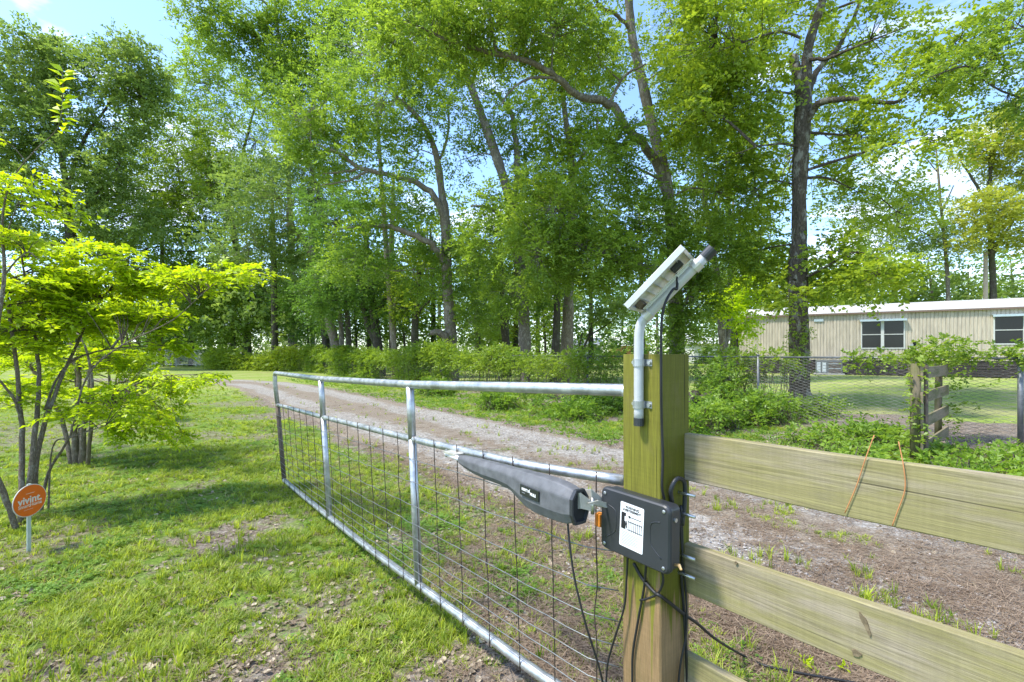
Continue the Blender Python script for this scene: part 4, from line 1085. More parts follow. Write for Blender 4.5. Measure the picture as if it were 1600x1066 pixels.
# ------------------------------------------------------------------ chain link fence
def chain_mesh(a, b, z0, h, pitch, r, name, mat, parent):
    """diamond wire between points a and b (xy)"""
    a = np.array(a, float); b = np.array(b, float)
    Ln = np.linalg.norm(b - a); d = (b - a) / Ln; nrm = np.array([-d[1], d[0]])
    nc = max(1, int(Ln / pitch / 1.5)); nr_ = max(2, int(h / pitch * 2) // 2 * 2)
    dz = h / nr_; dx = Ln / nc
    V = []; 
    # each wire is a vertical zigzag; draw as thin square prisms, one quad strip pair
    i = np.arange(nc)[:, None]; k = np.arange(nr_ + 1)[None]
    for ph in (0, 1):
        s = (i + .5 + np.where((k + ph) % 2 == 0, .5, -.0 if False else -.5) * .5 + (0.0 if ph == 0 else 0.0)) 
        pass
    s0 = (i + np.where(k % 2 == 0, 0.0, 1.0)) * dx
    z = z0 + k * dz + 0 * i
    off = np.where(k % 2 == 0, -1, 1) * r * .9 + 0 * i
    x = a[0] + d[0] * s0 + nrm[0] * off; y = a[1] + d[1] * s0 + nrm[1] * off
    p = np.stack([x, y, z], -1)
    p0 = p[:, :-1].reshape(-1, 3); p1 = p[:, 1:].reshape(-1, 3)
    s1 = (i + np.where(k % 2 == 0, 1.0, 0.0)) * dx
    x = a[0] + d[0] * s1 - nrm[0] * off; y = a[1] + d[1] * s1 - nrm[1] * off
    p = np.stack([x, y, z], -1)
    p0 = np.concatenate([p0, p[:, :-1].reshape(-1, 3)]); p1 = np.concatenate([p1, p[:, 1:].reshape(-1, 3)])
    dv = unit(p1 - p0); n3 = np.array([nrm[0], nrm[1], 0]); sv = unit(np.cross(dv, n3)) * r
    nn = n3 * r
    A = np.stack([p0 + sv, p1 + sv, p1 + nn, p0 + nn], 1); B = np.stack([p0 + nn, p1 + nn, p1 - sv, p0 - sv], 1)
    Cq = np.stack([p0 - sv, p1 - sv, p1 - nn, p0 - nn], 1); Dq = np.stack([p0 - nn, p1 - nn, p1 + sv, p0 + sv], 1)
    V = np.concatenate([A, B, Cq, Dq]).reshape(-1, 3)
    return quads_mesh(name, V, mat, parent)

FENCE = [(-7.4, 0), (-3.0, 0), (1.27, 0), (5.02, 0), (9.0, 0), (13.0, 0), (17, 0), (21, 0), (26, 0), (32, 0), (38, 0)]
def fu(v): return float(np.interp(v, [5.0, 9.0], [10.0, 9.1]))
fr = empty("chain_link_fence", "grey chain link fence running beside the driveway, overgrown with vines further left", "fence", uv2w(10, 5.0, .05))
M_cl = simple_mat("chain_wire", (.20, .20, .19), .6, .5, .3, .3, 8)
for i, (v_, _) in enumerate(FENCE):
    p = uv2w(fu(v_), v_); gz = float(ground_z(p[0], p[1]))
    b = MB(); b.tube([(p[0], p[1], gz - .1), (p[0], p[1], 1.30)], .034 if v_ == 1.27 else .026, 10)
    b.tube([(p[0], p[1], 1.30), (p[0], p[1], 1.335)], [.036, .012], 10)
    b.build("post", M_galv_dull, fr, smooth=True)
    if i:
        q = uv2w(fu(FENCE[i - 1][0]), FENCE[i - 1][0])
        b = MB(); b.tube([(q[0], q[1], 1.275), (p[0], p[1], 1.27)], .018, 8); b.build("top_rail", M_galv_dull, fr, smooth=True)
        chain_mesh(q[:2], p[:2], .06, 1.2, .105 if v_ < 14 else .2, .0022 if v_ < 14 else .004, "wire_mesh", M_cl, fr)
# bend towards the driveway and the far cross fence
pts_far = [uv2w(9.1, 38)[:2], np.array([-24.5, 42.0]), np.array([-30.5, 50.0])]
fb = empty("chain_link_fence", "pale chain link fence and gate crossing the far end of the driveway", "fence", (pts_far[2][0], pts_far[2][1], 0))
far_line = [np.array([-30.5, 50.0]), np.array([-32.6, 50.2]), np.array([-34.8, 50.4]), np.array([-37.4, 50.6])]
for i, p in enumerate(far_line):
    b = MB(); b.tube([(p[0], p[1], 0), (p[0], p[1], 1.7)], .05, 8); b.build("post", M_galv, fb)
    if i:
        q = far_line[i - 1]
        for z in (.15, 1.65):
            b = MB(); b.tube([(q[0], q[1], z), (p[0], p[1], z)], .035, 6); b.build("rail", M_galv, fb)
        chain_mesh(q, p, .15, 1.5, .15, .012, "wire_mesh", M_galv, fb)

# ------------------------------------------------------------------ vines on the fence
def thicket(name, label, cat, centers, radii, n, leaf, kind, seed, m=9, ln=(.2, .45), zb=.15, group=None, base=None, tb=0.0, aspect=.55, stems=True):
    rg = np.random.default_rng(seed)
    c = np.asarray(centers, float); r = np.asarray(radii, float)
    vol = np.prod(r, axis=1) ** .7
    idx = rg.choice(len(c), n, p=vol / vol.sum())
    o = c[idx] + rand_dirs(n, 0, 1, rg) * (rg.uniform(0, 1, n) ** .45)[:, None] * r[idx]
    gz = ground_z(o[:, 0], o[:, 1])
    o[:, 2] = np.maximum(o[:, 2], gz + .02)
    ax = unit(rand_dirs(n, zb, .7, rg) + unit(o - c[idx]) * .6)
    V, si = sprays(o, ax, rg.uniform(ln[0], ln[1], n), m, leaf, aspect, .3, .5, .9, rg)
    b = np.array(base) if base is not None else np.array([c[:, 0].mean(), c[:, 1].mean(), 0])
    root = empty(name, label, cat, b, group)
    big = vnoise(o[:, 0] * 1.0 + o[:, 2] * 2, o[:, 1], .5, seed)
    tint = np.clip(.5 * big[si] + .2 * rg.uniform(0, 1, n)[si] + .3 * rg.uniform(0, 1, len(si)) + tb, 0, 1)
    quads_mesh("foliage", V, GREENS[kind], root, tint)
    if stems:
        sm = MB()
        for k in rg.choice(n, min(n, 160), replace=False):
            g0 = np.array([o[k][0] + rg.normal(0, .15), o[k][1] + rg.normal(0, .15), float(gz[k])])
            sm.tube([g0, (g0 + o[k]) / 2 + rg.normal(0, .08, 3), o[k]], [.006, .005, .003], 3, cap=False)
        tag(sm.build("stems", M_twig, root), kind='stuff')
    return root
def vine_run(v0, v1, name, label, n, hbase, seed, gaps=.45, tb=0, ul=0.25, leaf=.075):
    rg = np.random.default_rng(seed)
    C = []; R = []
    v = v0
    while v < v1:
        p = uv2w(fu(v) - .05, v); lush = vnoise(np.array([v]), np.array([3.0]), 1.3, 5)[0]
        top = hbase + .28 * lush
        if lush > gaps: C.append([p[0], p[1], .30]); R.append([.35, .35, .38])
        C.append([p[0], p[1], top - .28]); R.append([.42, .42, .26 + .18 * lush])
        if lush > .6: C.append([p[0], p[1], top]); R.append([.45, .45, .22])
        v += .38
    return thicket(name, label, "vines", C, R, n, leaf, 'vine', seed, group="vine masses along the fence", tb=tb)
vine_run(8.2, 14.5, "vine_thicket", "vines smothering the fence top just left of the post, with bare soil showing beneath", 1700, 1.22, 41, .66, .05, leaf=.07)
vine_run(14.5, 24, "vine_thicket", "dense green vine mass on the fence below the pale grey trunk", 2700, 1.30, 42, .48, .05, leaf=.085)
vine_run(24, 38, "vine_thicket", "dark green vine mass on the fence above the far end of the open gate", 3200, 1.36, 43, .3, -.02, leaf=.11)
# bright hedge at the bend
C = []; R = []
for t in np.linspace(0, 1, 26):
    p = np.array(pts_far[0]) * (1 - t) + np.array([-24.5, 40.0]) * t
    C.append([p[0], p[1], .7 + .35 * math.sin(t * 9)]); R.append([.8, .8, .9])
for t in np.linspace(0, 1, 12):
    p = np.array([-24.5, 40.0]) * (1 - t) + np.array([-29, 48.0]) * t
    C.append([p[0], p[1], .8]); R.append([.8, .8, .9])
thicket("hedge", "light green leafy hedge where the driveway bends out of sight", "hedge", C, R, 3600, .13, 'gum', 44, ln=(.3, .6), tb=.15)

# vines by the board stub and along the rail at right
def at(px, Y, z): return [(px - CX) / FPX * Y, Y, z]
thicket("vine_clump", "loose vine heaped on top of the short wooden fence stub", "vines",
        [at(1460, 7.2, 1.42), at(1490, 7.4, 1.46), at(1430, 7.2, 1.36), at(1520, 7.3, 1.34), at(1405, 7.4, 1.3), at(1470, 7.3, 1.28)],
        [[.28, .25, .14], [.26, .25, .12], [.22, .2, .1], [.22, .2, .08], [.15, .15, .06], [.4, .2, .1]], 190, .055, 'vine', 45, ln=(.12, .28), stems=False, aspect=.7, tb=.05)
thicket("vine_clump", "vine trailing along the fence top at the right edge of the view", "vines",
        [at(1560, 7.2, 1.36), at(1590, 7.0, 1.33), at(1610, 6.9, 1.30), at(1535, 7.3, 1.30)], [[.18, .15, .08], [.2, .15, .1], [.2, .15, .12], [.15, .1, .05]], 60, .06, 'vine', 46, ln=(.1, .22), stems=False, aspect=.7)
thicket("vine_clump", "vine on the fence rail in front of the double window", "vines",
        [at(1355, 8.3, 1.28), at(1370, 8.3, 1.34), at(1335, 8.5, 1.2), at(1395, 8.2, 1.25)], [[.25, .15, .1], [.2, .15, .08], [.2, .15, .15], [.2, .15, .06]], 70, .055, 'vine', 47, ln=(.1, .25), stems=False, aspect=.7)
thicket("vine_clump", "vine heap along the rail between the wooden post and the dark-barked tree", "vines",
        [at(1150, 10.6, 1.22), at(1190, 10.2, 1.28), at(1120, 10.8, 1.2), at(1220, 9.8, 1.18), at(1100, 11, .9), at(1165, 10.3, 1.0)],
        [[.5, .35, .2], [.4, .3, .2], [.5, .4, .25], [.3, .25, .15], [.4, .35, .4], [.35, .25, .3]], 420, .065, 'vine', 48, ln=(.15, .3), tb=.0)
thicket("vine_clump", "thin vine climbing the chain wire right of the short wooden stub", "vines",
        [at(1500, 7.1, 1.0), at(1505, 7.1, .75), at(1525, 7.1, .62), at(1495, 7.1, .45), at(1550, 7.0, .9), at(1480, 7.1, .9)],
        [[.14, .08, .12], [.1, .08, .12], [.16, .08, .05], [.1, .08, .2], [.1, .06, .05], [.12, .1, .12]], 46, .055, 'vine', 49, ln=(.06, .2), m=5, stems=False, aspect=.75)
thicket("vine_clump", "leafy vine twisting up the near post of the short wooden stub", "vines",
        [at(1432, 6.0, z) for z in (.15, .35, .55, .75, .95, 1.1)], [[.10, .10, .12]] * 6, 70, .05, 'vine', 50, ln=(.05, .15), m=6, stems=False, aspect=.6, tb=.25)
thicket("vine_clump", "variegated vine climbing the base of the thick dark-barked tree", "vines",
        [at(1250, 11.75, z) for z in (.9, 1.15, 1.4, 1.65, 1.9)] + [at(1225, 11.8, 1.3)], [[.3, .12, .2]] * 5 + [[.2, .15, .15]], 130, .06, 'vine', 51, ln=(.1, .25), m=7, stems=False, tb=.2)
thicket("ivy", "dark ivy wrapped round the trunk directly behind the wooden post", "vines",
        [at(1054, 12.9, z) for z in np.arange(.6, 5.2, .35)], [[.26, .22, .22]] * 14, 560, .07, 'oak', 52, ln=(.12, .26), m=8, stems=False, tb=.2)

# undergrowth clumps behind the board fence
UND = [("weed_clump", "bright leafy weeds at the foot of the wooden post's right side", 1100, 8.6, .55, 300, 61),
       ("weed_clump", "leafy bush in front of the chain link post left of the dark-barked tree", 1185, 8.9, .62, 420, 62),
       ("weed_clump", "tall green weeds at the foot of the thick dark-barked tree", 1250, 10.0, .52, 330, 63),
       ("weed_clump", "low spreading weeds right of the tree's root flare", 1335, 7.2, .30, 260, 64),
       ("weed_clump", "low weeds beside the base of the short wooden stub", 1395, 6.3, .22, 150, 65),
       ("weed_clump", "dark green ground weeds beneath the fence at the right edge", 1540, 5.7, .16, 200, 66),
       ("weed_clump", "tall scrambling growth right beside the wooden post, over the dark stump", 1105, 10.0, 1.25, 420, 69),
       ("weed_clump", "leafy weeds spilling towards the driveway above the middle of the gate's top rail", 800, 12.0, .5, 360, 70),
       ("weed_clump", "weeds creeping out from the vines, above the gate's second upright", 690, 15.5, .5, 360, 71),
       ("weed_clump", "weeds on the verge behind the gate opener arm", 880, 10.2, .38, 360, 72),
       ("weed_clump", "weeds left of the wooden post above the gate's top rail end", 940, 11.2, .5, 330, 67),
       ("weed_clump", "small weeds beside the chain link post seen over the gate's top rail", 930, 12.6, .8, 160, 68)]
for nm, lb, px, Y, h, n, sd_ in UND:
    rg = np.random.default_rng(sd_)
    C = []; R = []
    for k in range(7):
        C.append(at(px + rg.uniform(-60, 60) * 7.5 / Y, Y + rg.uniform(-.5, .5), h * rg.uniform(.25, .62))); R.append([.38, .34, h * .42])
    thicket(nm, lb, "weeds", C, R, int(n * 1.15), .078, 'weed', sd_, ln=(.12, .28), zb=.5, m=8, aspect=.42, tb=rg.uniform(-.05, .12), group="weed clumps along the fence")

# ground cover on the verge: one uncountable carpet
rg = np.random.default_rng(77)
n = 15000
u = rg.uniform(5.35, 10.1, n); v = 1.2 + (rg.uniform(0, 1, n) ** 1.5) * 26
keep = rg.uniform(0, 1, n) < np.clip((fbm(u, v, .8, 12) - .30) * 3.2 * (1 - .5 * sstep(7.5, 9, u)), .05, 1) * (1 - .8 * sstep(7.0, 8.0, u) * (fbm(u, v, 2.0, 88) > .52)) * (1 - .9 * sstep(7.7, 8.4, u) * sstep(4.4, 3.6, v))
u = u[keep]; v = v[keep]; n = len(u)
x = CU * u - SU * v; y = SU * u + CU * v
o = np.stack([x, y, ground_z(x, y) + .01], 1)
hh = (.05 + .13 * sstep(5.5, 7.5, u)) * rg.uniform(.5, 1.4, n)
V, si = sprays(o, rand_dirs(n, 1.1, .5, rg), hh + .03, 6, .042, .5, .4, .35, 1.0, rg)
V += np.repeat(rg.normal(0, .004, (len(si), 3)), 4, 0)
tint = np.clip(fbm(u, v, 1.2, 90)[si] * .9 - .1 + rg.uniform(-.15, .35, len(si)), 0, 1)
tag(quads_mesh("ground_cover", V, GREENS['weed'], None, tint), "low green weeds carpeting the verge between driveway and chain link fence", "weeds", kind='stuff')

# dark root stump by the post, small stake and roots
st = MB()
c0 = np.array(at(1088, 9.6, 0))
for k in range(9):
    a = rng.uniform(0, 6.28); r_ = rng.uniform(.15, .42)
    st.tube([c0 + [0, 0, .35], c0 + [math.cos(a) * r_ * .6, math.sin(a) * r_ * .5, rng.uniform(.25, .6)], c0 + [math.cos(a) * r_ * 1.3, math.sin(a) * r_, -.02]], [.13, .10, .05], 7)
tag(st.build("stump", M_bark_dark, smooth=True), "dark rotting stump among the weeds just right of the wooden post", "stump")
q = at(914, 15.5, 0)
b = MB(); b.tube([(q[0], q[1], 0), (q[0], q[1], .8)], .07, 8); tag(b.build("stake", M_rust), "short dark stake in the grass behind the fence, left of the post", "stake")

# curved bare shrub behind
tree("small_tree", "bare bending sapling with open twigs, right of the straight grey-brown trunk", 24,
     [(903, 588, 3, 0), (906, 565, 2.6, 0), (912, 545, 2.2, 0), (922, 525, 1.8, 0), (945, 510, 1.2, 0), (965, 495, .8, 0)],
     [[(904, 575, 2, 0), (905, 545, 1.4, 0), (910, 520, 1, 0)], [(918, 530, 1.4, 0), (925, 505, 1, 0), (930, 480, .6, 0)]],
     [(960, 490, 34, 20, 0, 10), (925, 480, 26, 20, 0, 8), (985, 470, 30, 20, 0, 8)], 'far', .12, M_bark_dark, .5, per=(7, 7), rc=.5, seed=24)
tree("small_tree", "small yellow-leaved tree beside the red shed", 40,
     [(775, 580, 3, 0), (775, 550, 2.5, 0), (776, 520, 1.5, 0)], [],
     [(778, 512, 22, 22, 0, 16), (790, 500, 20, 20, 0, 10), (768, 528, 18, 16, 0, 10)], 'yellow', .16, M_bark_dark, .5, per=(7, 7), rc=.7, seed=25)
print("vegetation", time.time() - T0)

# ------------------------------------------------------------------ wooden fence, post, boards
ROTUV = math.atan2(SU, CU)           # frame whose x axis is u, y axis is v
def Muv(u, v, z=0.0): return Matrix.Translation(Vector(uv2w(u, v, z))) @ Matrix.Rotation(ROTUV, 4, 'Z')

PU0, PU1, PV0, PV1 = 1.177, 1.319, .871, 1.013
ZT = 1.347
gp = empty("gate_post", "thick square gate post stained moss green, carrying the solar panel pipe and black box", "post", uv2w((PU0 + PU1) / 2, (PV0 + PV1) / 2, 0))
b = MB()
w = (PU1 - PU0) / 2
rs = []
for k, z in enumerate(np.linspace(-.1, ZT, 30)):
    c = .0045
    ring = [(-w + c, -w), (w - c, -w), (w, -w + c), (w, w - c), (w - c, w), (-w + c, w), (-w, w - c), (-w, -w + c)]
    j = .0012 * math.sin(z * 9) 
    rs.append(np.array([(x + j, y, z) for x, y in ring]))
b.rings(rs)
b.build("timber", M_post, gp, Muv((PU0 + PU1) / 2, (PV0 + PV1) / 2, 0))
# knots and split notch on the left face
fc = Matrix(((SU, 0, -CU, 0), (-CU, 0, -SU, 0), (0, 1, 0, 0), (0, 0, 0, 1)))   # x: towards -v, y: up, z: towards -u
def Mface(u, v, z): m = fc.copy(); m.translation = Vector(uv2w(u, v, z)); return m

bf = empty("board_fence", "horizontal weathered plank fence fixed to the right of the square gate post", "fence", uv2w(1.31, 0.2, 0))
BU0, BU1 = 1.288, 1.316
def board(v0, v1, zb0, zb1, h, sag, seed):
    """plank from v0 (left, at post) to v1 (right); local x runs along the length"""
    rg = np.random.default_rng(seed)
    m = MB(); rs = []
    for k, t in enumerate(np.linspace(0, 1, 34)):
        v = v0 + (v1 - v0) * t; zb = zb0 + (zb1 - zb0) * t + sag * math.sin(math.pi * t) + .0012 * math.sin(t * 23 + seed)
        du = .003 * math.sin(t * 5 + seed); e = .0025
        pr = [(BU0 + e, zb), (BU1 - e, zb), (BU1, zb + e), (BU1, zb + h - e), (BU1 - e, zb + h), (BU0 + e, zb + h), (BU0, zb + h - e), (BU0, zb + e)]
        rs.append(np.array([((v0 - v), u - BU0 + du, z - zb0) for u, z in pr]))
    m.rings(rs)
    Mb = Matrix(((SU, CU, 0, 0), (-CU, SU, 0, 0), (0, 0, 1, 0), (0, 0, 0, 1))); Mb.translation = Vector(uv2w(BU0, v0, zb0))
    return m.build("board", M_board, bf, Mb)
board(PV0 - .001, -1.55, .966, 1.000, .141, 0.0, 1)
board(PV0 - .001, -1.55, .629, .690, .146, 0.0, 2)
board(PV0 - .001, -1.55, .300, .345, .146, 0.0, 3)
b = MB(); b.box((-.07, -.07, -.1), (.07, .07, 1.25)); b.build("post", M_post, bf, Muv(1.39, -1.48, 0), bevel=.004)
# dark knots on the middle board, as inlaid discs of real wood knot
M_knot = simple_mat("board_knot", (.18, .14, .085), .8, 0, .2, .5, 60, .4, 200)
for (px, py, rx, rz, rot) in ((1352, 975, .005, .024, .45), (1338, 1021, .009, .007, 0), (1150, 880, .004, .004, 0)):
    k = (px - CX) / FPX; Y = (BU0 - .0012) / (CU * k + SU); X = k * Y
    u_, v_ = w2uv(X, Y); z_ = EYE - (py - HY) / FPX * Y
    m = MB(); ang = np.linspace(0, 2 * np.pi, 22, endpoint=False)
    rr = 1 + .16 * np.sin(3 * ang + 1) + .10 * np.sin(5 * ang)
    pl = np.stack([np.cos(ang) * rx * rr, np.sin(ang) * rz * rr], 1)
    c_, s_ = math.cos(rot), math.sin(rot)
    pl = np.stack([pl[:, 0] * c_ - pl[:, 1] * s_, pl[:, 0] * s_ + pl[:, 1] * c_], 1)
    m.prism([tuple(p) for p in pl], -.002, .0012)
    m.build("knot", M_knot, bf, Mface(float(u_), float(v_), z_))
# two orange wires bent over the top plank
def wire_px(name, label, cat, pts, uoff, r, mat, n=6, sub=5):
    Q = []
    for px, py, uo in pts:
        k = (px - CX) / FPX; Y = (uoff + uo * .5) / (CU * k + SU)
        Q.append(P(px, py, Y))
    q, _ = smooth_path(Q, [r] * len(Q), sub)
    m = MB(); m.tube(q, r, n)
    o = m.build(name, mat, smooth=True)
    return tag(o, label, cat)
wire_px("orange_wire", "straight orange wire slanting down the top plank, left of the pair", "wire", [(1366, 680, .01), (1352, 718, -.004), (1338, 760, -.003), (1320, 802, -.004)], BU0, .0011, M_orange_wire)
wire_px("orange_wire", "kinked reddish-orange wire lying over the top plank, right of the pair", "wire", [(1404, 690, .01), (1412, 730, -.004), (1414, 765, -.003), (1402, 800, -.003), (1394, 822, -.004)], BU0, .0011, M_orange_wire)

# short old board stub joining the chain link fence
sb = empty("wooden_fence_stub", "short old plank fence stub with vine on it standing at the chain link fence", "fence", (5.05, 6.0, 0))
pa = np.array(at(1430, 6.05, 0)); pb = np.array(at(1466, 7.25, 0)); pc = np.array(at(1482, 7.25, 0))
for (q, h, r) in ((pa, 1.22, .055), (pb, 1.12, .045)):
    b = MB(); b.tube([(0, 0, -.05), (0, 0, h / 2), (.01, 0, h)], r, 10); b.build("post", M_oldpost, sb, Matrix.Translation(Vector(q)), smooth=True)
b = MB(); b.tube([(0, 0, -.05), (0, 0, 1.2)], .022, 8); b.build("steel_stake", M_rust, sb, Matrix.Translation(Vector(pa) + Vector((.11, -.03, 0))))
pe = np.array(at(1440, 5.98, 0)); pf = np.array(at(1481, 7.2, 0))
dd = (pf - pe); LL = np.linalg.norm(dd[:2]); an = math.atan2(dd[1], dd[0])
for k, (z_, hh_) in enumerate(((1.03, .145), (.73, .14), (.42, .14), (.10, .14))):
    b = MB(); b.box((0, -.012, 0), (LL, .012, hh_)); b.build("board", M_oldwood, sb, Matrix.Translation(Vector((pe[0], pe[1], z_))) @ Matrix.Rotation(an, 4, 'Z') @ Matrix.Rotation(-.006 * k, 4, 'Y'))

# ------------------------------------------------------------------ the gate
gt = empty("farm_gate", "open galvanised tube gate filled with wire mesh, swung back along the driveway", "gate", uv2w(1.2, 1.05, 0))
def gtop(v):  # sample curves along v
    return (np.interp(v, [1.03, 1.12, 1.4, 2.35, 3.84, 5.34], [1.262, 1.19, 1.135, 1.077, 1.031, .99]), np.interp(v, [1.03, 1.4, 2.35, 3.84, 5.34], [1.228, 1.222, 1.187, 1.155, 1.151]))
tu, tz = lambda v: gtop(v)[0], lambda v: gtop(v)[1]
bu = lambda v: np.interp(v, [1.03, 1.12, 2.35, 3.84, 5.34], [1.262, 1.20, 1.127, 1.098, 1.075])
bz = lambda v: np.interp(v, [1.03, 1.5, 2.35, 3.0, 3.84, 4.6, 5.34], [.135, .130, .132, .105, .088, .072, .066])
mu = lambda v: tu(v) + (bu(v) - tu(v)) * .28
mz = lambda v: np.interp(v, [1.03, 2.35, 3.84, 5.34], [.935, .902, .862, .83])
def gpt(v, f):
    """f: 0 at bottom rail, 1 at middle rail"""
    return uv2w(bu(v) + (mu(v) - bu(v)) * f, v, bz(v) + (mz(v) - bz(v)) * f)
V0, V1 = 1.042, 5.34
vv = np.linspace(V0, V1, 40)
# top rail with bent corners
R = .035
path = [uv2w(mu(V1), V1 + .002, mz(V1) + .01)]
path += [uv2w(tu(V1), V1, tz(V1) - .10)]
for a in np.linspace(0, math.pi / 2, 7): path.append(uv2w(tu(V1), V1 - R * (1 - math.cos(a)), tz(V1) - R + R * math.sin(a)))
for v_ in np.linspace(V1 - .3, V0 + .35, 20): path.append(uv2w(tu(v_), v_, tz(v_)))
for a in np.linspace(math.pi / 2, 0, 7): path.append(uv2w(tu(V0), V0 + R * (1 - math.cos(a)), tz(V0) - R + R * math.sin(a)))
path.append(uv2w(tu(V0), V0, .16))
b = MB(); b.tube(path, .0205, 16); b.build("top_rail", M_galv, gt, smooth=True)
b = MB(); q, _ = smooth_path([uv2w(mu(v_), v_, mz(v_)) for v_ in np.linspace(V0 + .02, V1, 12)], [.018] * 12, 4)
b.tube(q, .0178, 14); b.build("middle_rail", M_galv, gt, smooth=True)
b = MB(); q, _ = smooth_path([uv2w(bu(v_), v_, bz(v_)) for v_ in np.linspace(V0 + .02, V1, 14)], [.02] * 14, 4)
b.tube(q, .0205, 14); b.build("bottom_rail", M_galv, gt, smooth=True)
b = MB(); b.tube([uv2w(mu(V1), V1 + .003, mz(V1) + .02), gpt(V1, .5), uv2w(bu(V1), V1, bz(V1))], .0215, 14); b.build("end_upright", M_rust, gt, smooth=True)
for v_ in (3.84, 2.35):
    for (n_, za, zb_, ua, ub) in (("upper_upright", tz(v_) - .012, mz(v_) - .0, tu(v_), mu(v_)), ("upright", mz(v_), bz(v_), mu(v_), bu(v_))):
        b = MB(); b.tube([uv2w(ua, v_, za), uv2w((ua + ub) / 2, v_, (za + zb_) / 2), uv2w(ub, v_, zb_)], .0208, 14); b.build("upright", M_galv, gt, smooth=True)
rg = np.random.default_rng(5)
# vertical wires
for k, v_ in enumerate(np.arange(1.12, 5.3, .195)):
    n = 10; pts = []
    kink = rg.integers(3, 7); amp = rg.choice([.002, .003, .012], p=[.5, .3, .2])
    for i in range(n):
        f = 1.035 - i / (n - 1) * 1.06
        p = gpt(v_ + (amp * (1 if i == kink else 0) + rg.normal(0, .002)), f)
        p = p - uv2w(1, 0) * (.021 if f > 0 else .024)
        pts.append(p)
    q, _ = smooth_path(pts, [.002] * n, 3)
    b = MB(); b.tube(q, .0023, 5); b.build("vertical_wire", M_rustwire, gt, smooth=True)
hs_ = [.665, .545, .425, .33, .255, .19, .135, .085, .04]
for h in hs_:
    pts = []
    for v_ in np.linspace(V0 + .02, V1 + .01, 46):
        tot = float(mz(v_) - bz(v_)); f = h / .76
        p = gpt(v_, f) - uv2w(1, 0) * .023; p[2] += rg.normal(0, .0016) - .004 * abs(math.sin((v_ - 1.12) / .195 * math.pi))
        pts.append(p)
    b = MB(); b.tube(pts, .0019, 5); b.build("horizontal_wire", M_wire, gt, smooth=True)
# small loose wire ends at the far end
for k in range(4):
    z_ = .2 + k * .14
    p = gpt(V1, .15 + k * .2)
    b = MB(); b.tube([p, p + uv2w(-.03, .05, .0), p + uv2w(-.05, .07, -.12)], .002, 5); b.build("wire_end", M_rustwire, gt)
b = MB(); q = uv2w(mu(V1), V1, mz(V1)); b.tube([q + [0, 0, .012], q + uv2w(-.024, 0, .05), q + uv2w(.0, .0, .075)], .004, 5); b.build("latch_wire", M_rustwire, gt)
# hinges between gate and post (seen behind the post edge)
for z_ in (.32, 1.10):
    b = MB(); b.tube([uv2w(1.262, 1.012, z_), uv2w(1.262, 1.05, z_)], .009, 8); b.tube([uv2w(1.262, 1.03, z_ - .03), uv2w(1.262, 1.03, z_ + .03)], .026, 12); b.build("hinge", M_bolt, gt, smooth=True)

# ------------------------------------------------------------------ gate opener arm
op = empty("gate_opener", "grey plastic motor arm bolted along the gate's middle rail", "gate opener", uv2w(1.07, 1.4, .8))
def arm_pt(px, py, off):
    k = (px - CX) / FPX; Y = off / (CU * k + SU); return P(px, py, Y), Y
prof = [(719, 717.5, 6.2, 1.066), (728, 721, 9.5, 1.066), (744, 727.5, 12.5, 1.066), (764, 734.5, 14.5, 1.064), (786, 741, 15.8, 1.062), (804, 748, 17.5, 1.060), (815, 755, 23, 1.058), (828, 763, 27.5, 1.056), (845, 770.5, 30.5, 1.054), (862, 776.5, 31.5, 1.052), (880, 783, 31.5, 1.050), (893, 788, 30, 1.049), (903, 791, 26, 1.049)]
C = []; RR = []
for px, py, r, off in prof:
    p, Y = arm_pt(px, py, off); C.append(p); RR.append(r * Y / FPX)
C = np.array(C); RR = np.array(RR)
ang = np.linspace(0, 2 * np.pi, 28, endpoint=False)
dr = np.gradient(C, axis=0); dr = unit(dr)
rs = []
for i in range(len(C)):
    side = unit(np.cross(dr[i], [0, 0, 1.0])); upv = np.array([0, 0, 1.0])
    e = 3.2 if i > 4 else 2.4
    cx = np.sign(np.cos(ang)) * np.abs(np.cos(ang)) ** (2 / e); sy = np.sign(np.sin(ang)) * np.abs(np.sin(ang)) ** (2 / e)
    wd = .64 if i > 5 else .85
    top = 1.0; bot = 1.0
    sy = np.where(sy > 0, sy * 1.0, sy)
    # a chamfered ridge: narrower below on the motor hump
    nar = np.where(sy < 0, 1 - .28 * np.abs(sy) ** 2 * (1 if i > 5 else 0), 1)
    oct_ = np.array([(.50, 1), (-.50, 1), (-1, .50), (-1, -.42), (-.62, -1), (.62, -1), (1, -.42), (1, .50)])
    rs.append(C[i] + RR[i] * .96 * (oct_[:, :1] * wd) * side + RR[i] * .96 * oct_[:, 1:] * upv)
b = MB(); b.rings(rs); b.build("motor_housing", M_grey_pl, op, bevel=.005)
# hood lip and dark hollow end
lastC, lastR = C[-1], RR[-1]
ax = unit(dr[-1] * [1, 1, .35]); side = unit(np.cross(ax, [0, 0, 1.0])); upv = np.array([0, 0, 1.0])
def ring(c, r, wd=.66, e=3.2):
    oc = np.array([(.50, 1), (-.50, 1), (-1, .50), (-1, -.42), (-.62, -1), (.62, -1), (1, -.42), (1, .50)])
    return c + r * oc[:, :1] * wd * side + r * oc[:, 1:] * upv
b = MB(); b.rings([ring(lastC + ax * .0, lastR * 1.04), ring(lastC + ax * .012, lastR * 1.03), ring(lastC + ax * .012, lastR * .86), ring(lastC + ax * .001, lastR * .80)], cap=False)
b.build("end_rim", M_black, op, smooth=False)
b = MB(); b.rings([ring(lastC + ax * .003, lastR * .92), ring(lastC + ax * .005, lastR * .9)]); b.build("end_cover", M_void, op)
# raised shoulder ridge along the hump
b = MB()
rp = [C[i] + upv * RR[i] * .93 - side * 0 for i in (5, 7, 9, 11)]
